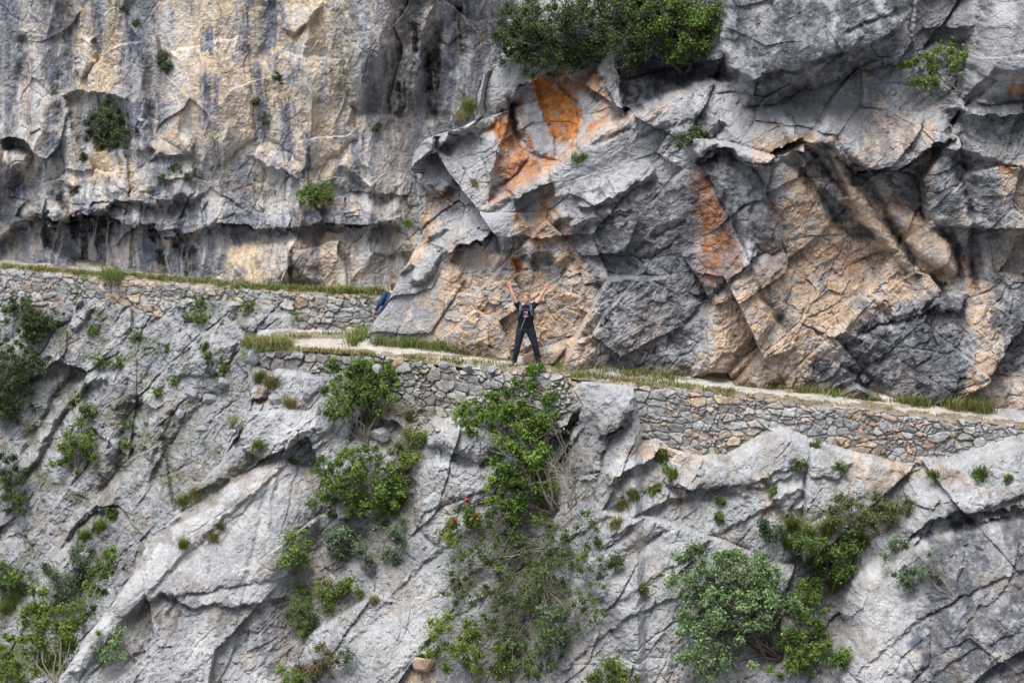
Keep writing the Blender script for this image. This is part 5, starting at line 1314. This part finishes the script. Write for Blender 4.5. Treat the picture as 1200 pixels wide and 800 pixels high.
def human(label, loc, rz, J, mats, face=True):
    e = empty('person', loc, rz); tag(e, label, 'person')
    S, Hh, K, A = J['shoulder'], J['hip'], J['knee'], J['ankle']
    # ---- the body, one skin
    b = Body()
    hd = Vector(J['head'])
    b.ball(hd + Vector((0, .008, .022)), (.076, .094, .098)); b.ball(hd + Vector((0, -.028, -.040)), (.058, .062, .072)); b.ball(hd + Vector((0, -.062, -.088)), (.030, .026, .026))
    b.loft([(hd + Vector((0, -.086, .016)), .008, .008), (hd + Vector((0, -.103, -.016)), .014, .013), (hd + Vector((0, -.092, -.030)), .017, .010)], k=8)
    for sx in (-1, 1): b.ball(hd + Vector((sx * .078, .006, -.008)), (.012, .022, .032)); b.ball(hd + Vector((sx * .034, -.066, -.028)), (.024, .022, .022))
    nk = Vector(J['neck'])
    b.loft([(hd + Vector((0, .01, -.06)), .052, .056), (nk, .056, .058), (nk + Vector((0, .01, -.06)), .075, .06)])
    b.loft([(nk + Vector((0, .01, -.02)), .07, .055), ((0, .01, 1.42), .165, .085), ((0, .0, 1.32), .165, .112), ((0, .0, 1.20), .145, .105), ((0, .0, 1.08), .138, .098), ((0, .01, .98), .158, .110), ((0, .015, .88), .160, .115), ((0, .015, .83), .11, .09)])
    for i, sx in enumerate((-1, 1)):
        sh, el, wr = J['shoulder'][i], J['elbow'][i], J['wrist'][i]
        ak = J.get('arm', 1.)
        b.loft([(c_, u_ * ak, w_ * ak) for c_, u_, w_ in ((lerp(sh, (0, 0, 1.38), .25), .055, .055), (sh, .058, .056), (lerp(sh, el, .4), .047, .046), (lerp(sh, el, .8), .041, .040), (el, .038, .037), (lerp(el, wr, .3), .041, .037), (lerp(el, wr, .75), .030, .027), (wr, .026, .021))], side=(0, 1, 0))
        hand(b, wr, J['hand'][i], (1, 0, 0), -sx, J.get('curl', .25))
        hp, kn, an = Hh[i], K[i], A[i]
        b.loft([(lerp(hp, (0, 0, 1.0), .35), .085, .09), (hp, .092, .096), (lerp(hp, kn, .4), .078, .082), (lerp(hp, kn, .85), .055, .058), (kn, .052, .056), (lerp(kn, an, .3), .053, .058), (lerp(kn, an, .8), .036, .040), (an, .034, .040)])
        b.loft([(Vector(an) + Vector((0, .05, -.045)), .030, .03), (Vector(an) + Vector((0, -.02, -.04)), .036, .04), (Vector(an) + Vector((0, -.12, -.06)), .040, .022), (Vector(an) + Vector((0, -.17, -.065)), .03, .014)], k=10)
    b.build('body', mats['skin'], e, .0062, 3)
    # ---- t-shirt
    t = Body()
    t.loft([(nk + Vector((0, .012, -.045)), .082, .068), ((0, .01, 1.435), .172, .096), ((0, .0, 1.32), .184, .130), ((0, .0, 1.20), .168, .124), ((0, .0, 1.08), .162, .120), ((0, .008, .99), .176, .130), ((0, .012, .93), .184, .136)])
    for i in (0, 1):
        sh, el = J['shoulder'][i], J['elbow'][i]
        t.loft([(lerp(sh, (0, 0, 1.36), .35), .075, .072), (sh, .074, .072), (lerp(sh, el, J['sleeve'] * .6), .066, .064), (lerp(sh, el, J['sleeve']), .066, .062)], side=(0, 1, 0))
    if J['sleeve'] > 1:
        for i in (0, 1): t.loft([(J['elbow'][i], .06, .058), (lerp(J['elbow'][i], J['wrist'][i], .9), .045, .042)], side=(0, 1, 0))
    sh_o = t.build(mats['top_name'], mats['top'], e, .0095, 2, .016)
    # ---- trousers
    t = Body()
    t.loft([((0, .010, 1.0), .168, .122), ((0, .012, .93), .174, .128), ((0, .015, .86), .172, .130), ((0, .015, .80), .125, .11)])
    for i in (0, 1):
        hp, kn, an = Hh[i], K[i], A[i]
        t.loft([(lerp(hp, (0, 0, 1.0), .3), .096, .105), (hp, .104, .110), (lerp(hp, kn, .4), .093, .097), (lerp(hp, kn, .85), .073, .076), (kn, .071, .075), (lerp(kn, an, .4), .068, .073), (lerp(kn, an, .85), .060, .066), (lerp(kn, an, 1.06), .060, .070)])
    t.build('trousers', mats['trousers'], e, .0095, 2, .02)
    for i in (0, 1):
        a = Vector(A[i]); s = Body(); tx = (-.03, .03)[i]
        s.loft([(a + Vector((0, .075, -.05)), .034, .035), (a + Vector((0, .02, -.035)), .046, .055), (a + Vector((tx * .5, -.07, -.052)), .048, .038), (a + Vector((tx, -.14, -.060)), .050, .030), (a + Vector((tx * 1.2, -.19, -.066)), .036, .022)], k=14)
        s.loft([(a + Vector((0, 0, .03)), .046, .055), (a + Vector((0, .01, -.04)), .044, .058)], k=14)
        so = s.build('shoe', mats['shoe'], e, .008, 2)
        u = Body(); u.loft([(a + Vector((0, .085, -.083)), .036, .010), (a + Vector((0, 0, -.083)), .044, .010), (a + Vector((tx, -.13, -.083)), .052, .010), (a + Vector((tx * 1.2, -.20, -.080)), .034, .009)], k=12)
        uo = u.build('sole', mats['sole'], so, 0)
    # ---- hair
    h = Body()
    h.ball(hd + Vector((0, .020, .036)), (.084, .098, .098)); h.ball(hd + Vector((0, .055, -.02)), (.074, .058, .080))
    h.ball(hd + Vector((.02, -.056, .085)), (.052, .036, .026))
    for sx in (-1, 1): h.ball(hd + Vector((sx * .066, .01, .03)), (.022, .05, .045))
    h.build('hair', mats['hair'], e, .008, 1, .012)
    if face:
        for sx in (-1, 1):
            q = Body(); q.ball(hd + Vector((sx * .031, -.086, .006)), (.012, .008, .007)); q.build('eye', mats['eye'], e, 0)
            q = Body(); q.ball(hd + Vector((sx * .032, -.088, .026)), (.018, .006, .004)); q.build('eyebrow', mats['hair'], e, 0)
        q = Body(); q.ball(hd + Vector((0, -.088, -.060)), (.024, .010, .010)); mo = q.build('mouth', mats['lip'], e, 0)
        q = Body(); q.ball(hd + Vector((0, -.094, -.057)), (.017, .006, .005)); q.build('teeth', mats['white'], mo, 0)
    return e, sh_o

def build_people():
    M = dict(skin=simple_mat('skin', (.62, .36, .26), .55, .35, 0, 12, .12), top=simple_mat('black_cotton', (.013, .014, .018), .9, .15, .3, 60), trousers=simple_mat('navy_trousers', (.018, .022, .038), .85, .2, .3, 60), shoe=simple_mat('dark_shoe', (.03, .03, .034), .7, .3, .3),
             sole=simple_mat('shoe_sole', (.08, .08, .08)), hair=simple_mat('reddish_blond_hair', (.26, .14, .06), .6, .3, .5, 80), eye=simple_mat('eye_dark', (.03, .025, .02), .3, .5), lip=simple_mat('lips', (.40, .09, .08), .5), white=simple_mat('white_enamel', (.75, .73, .70), .4), top_name='t_shirt')
    strapm = simple_mat('strap_blue_grey', (.07, .10, .15), .8, .2, .3, 50); packm = simple_mat('pack_fabric', (.025, .045, .09), .8, .2, .3, 40)
    red = simple_mat('print_red', (.45, .05, .07)); pale = simple_mat('cord_pale', (.36, .36, .38))
    J = dict(head=(.01, -.03, 1.645), neck=(0, 0, 1.53), shoulder=[(-.165, .0, 1.45), (.168, .0, 1.44)], elbow=[(-.265, -.05, 1.68), (.315, .0, 1.655)], wrist=[(-.335, -.05, 1.925), (.425, -.05, 1.885)], hand=[(-.18, -.1, 1), (.34, -.1, 1)],
             hip=[(-.092, .01, .895), (.092, .01, .89)], knee=[(-.17, -.035, .50), (.195, -.03, .50)], ankle=[(-.245, .0, .095), (.275, .03, .095)], sleeve=.42, arm=1.06)
    f = at_z(616, 427.5, .015)
    e, shirt = human('smiling hiker in black t-shirt and dark trousers standing on the path with both arms raised', Vector((f[0], f[1], .012)), 0, J, M)
    e.scale = (1.12, 1.1, 1.0)
    # chest print: a red emblem with a pale line under it
    p = Body()
    for (x, z, rx, rz_) in ((-.035, 1.275, .022, .014), (.0, 1.268, .014, .022), (.032, 1.278, .022, .013), (.014, 1.30, .024, .008), (-.018, 1.245, .02, .008)): p.ball((x, -.128, z), (rx, .008, rz_))
    p.build('chest_print', red, shirt, .006, 1)
    p = Body(); p.loft([((-.05, -.129, 1.222), .006, .006), ((0, -.133, 1.212), .007, .007), ((.052, -.129, 1.224), .006, .006)], side=(0, 0, 1), k=8); p.build('chest_print', M['white'], shirt, 0)
    p = Body(); p.loft([((-.045, -.128, 1.318), .005, .005), ((.04, -.130, 1.324), .005, .005)], side=(0, 0, 1), k=8)
    p.build('chest_print', M['white'], shirt, 0)
    t = Tubes(); t.add([(.045, -.120, 1.36), (.01, -.150, 1.24), (-.04, -.150, 1.10), (-.085, -.145, .97), (-.10, -.135, .90)], [.005] * 5, 6)
    t.build('cord', pale, e)
    b = empty('backpack', e.location); tag(b, 'small blue grey backpack with straps worn by the hiker with raised arms', 'backpack'); b.scale = (1.12, 1.1, 1.0)
    p = Body(); p.loft([((0, .19, 1.46), .09, .05), ((0, .21, 1.40), .135, .085), ((0, .22, 1.22), .145, .10), ((0, .21, 1.05), .14, .09), ((0, .18, 1.0), .11, .05)]); p.build('bag', packm, b, .012, 3)
    for sx in (-1, 1):
        p = Body(); p.loft([((sx * .09, .13, 1.46), .026, .008), ((sx * .105, .04, 1.505), .028, .008), ((sx * .11, -.07, 1.46), .028, .008), ((sx * .115, -.128, 1.36), .027, .008), ((sx * .135, -.125, 1.25), .022, .008), ((sx * .172, -.05, 1.15), .016, .008), ((sx * .172, .10, 1.10), .016, .008)], side=(1, .0, 0), k=10)
        p.build('strap', strapm, b, 0)
    p = Body(); p.loft([((-.11, -.128, 1.385), .010, .005), ((0, -.140, 1.38), .010, .005), ((.11, -.128, 1.385), .010, .005)], side=(0, 0, 1), k=8); p.build('chest_strap', strapm, b, 0)
    # second walker, half hidden where the path rounds the rock
    M2 = dict(M, top=simple_mat('blue_jacket', (.02, .045, .12), .7, .3, .3, 40), top_name='jacket', trousers=simple_mat('dark_grey_trousers', (.03, .032, .04), .85), hair=simple_mat('dark_hair', (.05, .035, .025), .6))
    J2 = dict(head=(0, -.05, 1.63), neck=(0, -.02, 1.52), shoulder=[(-.18, 0, 1.435), (.18, 0, 1.435)], elbow=[(-.24, .02, 1.15), (.24, .02, 1.15)], wrist=[(-.25, -.10, .92), (.25, -.10, .92)], hand=[(-.02, -.25, -1), (.02, -.25, -1)],
              hip=[(-.09, .01, .89), (.09, .01, .89)], knee=[(-.10, -.07, .50), (.11, .0, .50)], ankle=[(-.11, -.02, .095), (.12, .14, .10)], sleeve=1.01)
    y2 = 4.6; c = at_y(455, 356, y2)
    e2, _ = human('walker in a blue jacket half hidden behind the rock corner where the path turns', Vector((c[0] - .37, y2, c[2] - 1.16)), R(205), J2, M2, face=True)
    e2.rotation_euler = (0, R(-20), R(205))
    b2 = empty('backpack', e2.location); b2.rotation_euler = e2.rotation_euler; tag(b2, 'dark blue backpack on the walker half hidden at the rock corner', 'backpack')
    p = Body(); p.loft([((0, .16, 1.50), .10, .05), ((0, .20, 1.42), .15, .10), ((0, .22, 1.22), .16, .12), ((0, .20, 1.02), .15, .10), ((0, .16, .97), .11, .05)]); p.build('bag', packm, b2, .012, 3)
    for sx in (-1, 1):
        p = Body(); p.loft([((sx * .09, .13, 1.46), .026, .008), ((sx * .105, .04, 1.505), .028, .008), ((sx * .11, -.09, 1.46), .028, .008), ((sx * .115, -.14, 1.34), .027, .008), ((sx * .15, -.12, 1.22), .022, .008), ((sx * .185, .02, 1.12), .016, .008), ((sx * .17, .12, 1.08), .016, .008)], k=10)
        p.build('strap', strapm, b2, 0)
# =================================================================== light, camera, go
def setup():
    w = bpy.data.worlds.new('World'); SC.world = w; w.use_nodes = True
    nt = w.node_tree; bg = nt.nodes['Background']
    sky = nt.nodes.new('ShaderNodeTexSky'); sky.sky_type = 'NISHITA'; sky.sun_disc = False
    EL, AZ = 68, 208                     # sun height and compass bearing (from +Y, clockwise)
    sky.sun_elevation = R(EL); sky.sun_rotation = R(AZ); sky.air_density = 1.0; sky.dust_density = 4.0; sky.ozone_density = 1.0
    hs = nt.nodes.new('ShaderNodeHueSaturation'); hs.inputs['Saturation'].default_value = .45
    nt.links.new(sky.outputs[0], hs.inputs['Color']); nt.links.new(hs.outputs[0], bg.inputs['Color'])
    bg.inputs['Strength'].default_value = .15
    sd = bpy.data.lights.new('sun', 'SUN'); so = bpy.data.objects.new('sun', sd); COL.objects.link(so)
    sd.energy = 1.4; sd.angle = R(32); sd.color = (1, .985, .96)
    d = Vector((math.sin(R(AZ)) * math.cos(R(EL)), math.cos(R(AZ)) * math.cos(R(EL)), math.sin(R(EL))))
    so.rotation_euler = d.to_track_quat('Z', 'Y').to_euler(); so.location = d * 40
    cd = bpy.data.cameras.new('camera'); co = bpy.data.objects.new('camera', cd); COL.objects.link(co)
    cd.sensor_width = 36; cd.lens = 36 * FPX / 1200; cd.clip_end = 500; cd.clip_start = .5
    co.location = CAM; co.rotation_euler = (R(90) - PITCH, 0, 0)
    SC.camera = co
    SC.view_settings.view_transform = 'Standard'; SC.view_settings.look = 'None'; SC.view_settings.gamma = 1; SC.view_settings.use_curve_mapping = False
    SC.view_settings.exposure = EXPO
    SC.cycles.use_denoising = True
    SC.cycles.max_bounces = 5; SC.cycles.diffuse_bounces = 3; SC.cycles.glossy_bounces = 1; SC.cycles.transmission_bounces = 2; SC.cycles.transparent_max_bounces = 4
EXPO = 1.08
build_terrain()
for fn in ('build_path', 'build_walls', 'build_rocks', 'build_plants', 'build_people'):
    if fn in globals(): globals()[fn]()
setup()
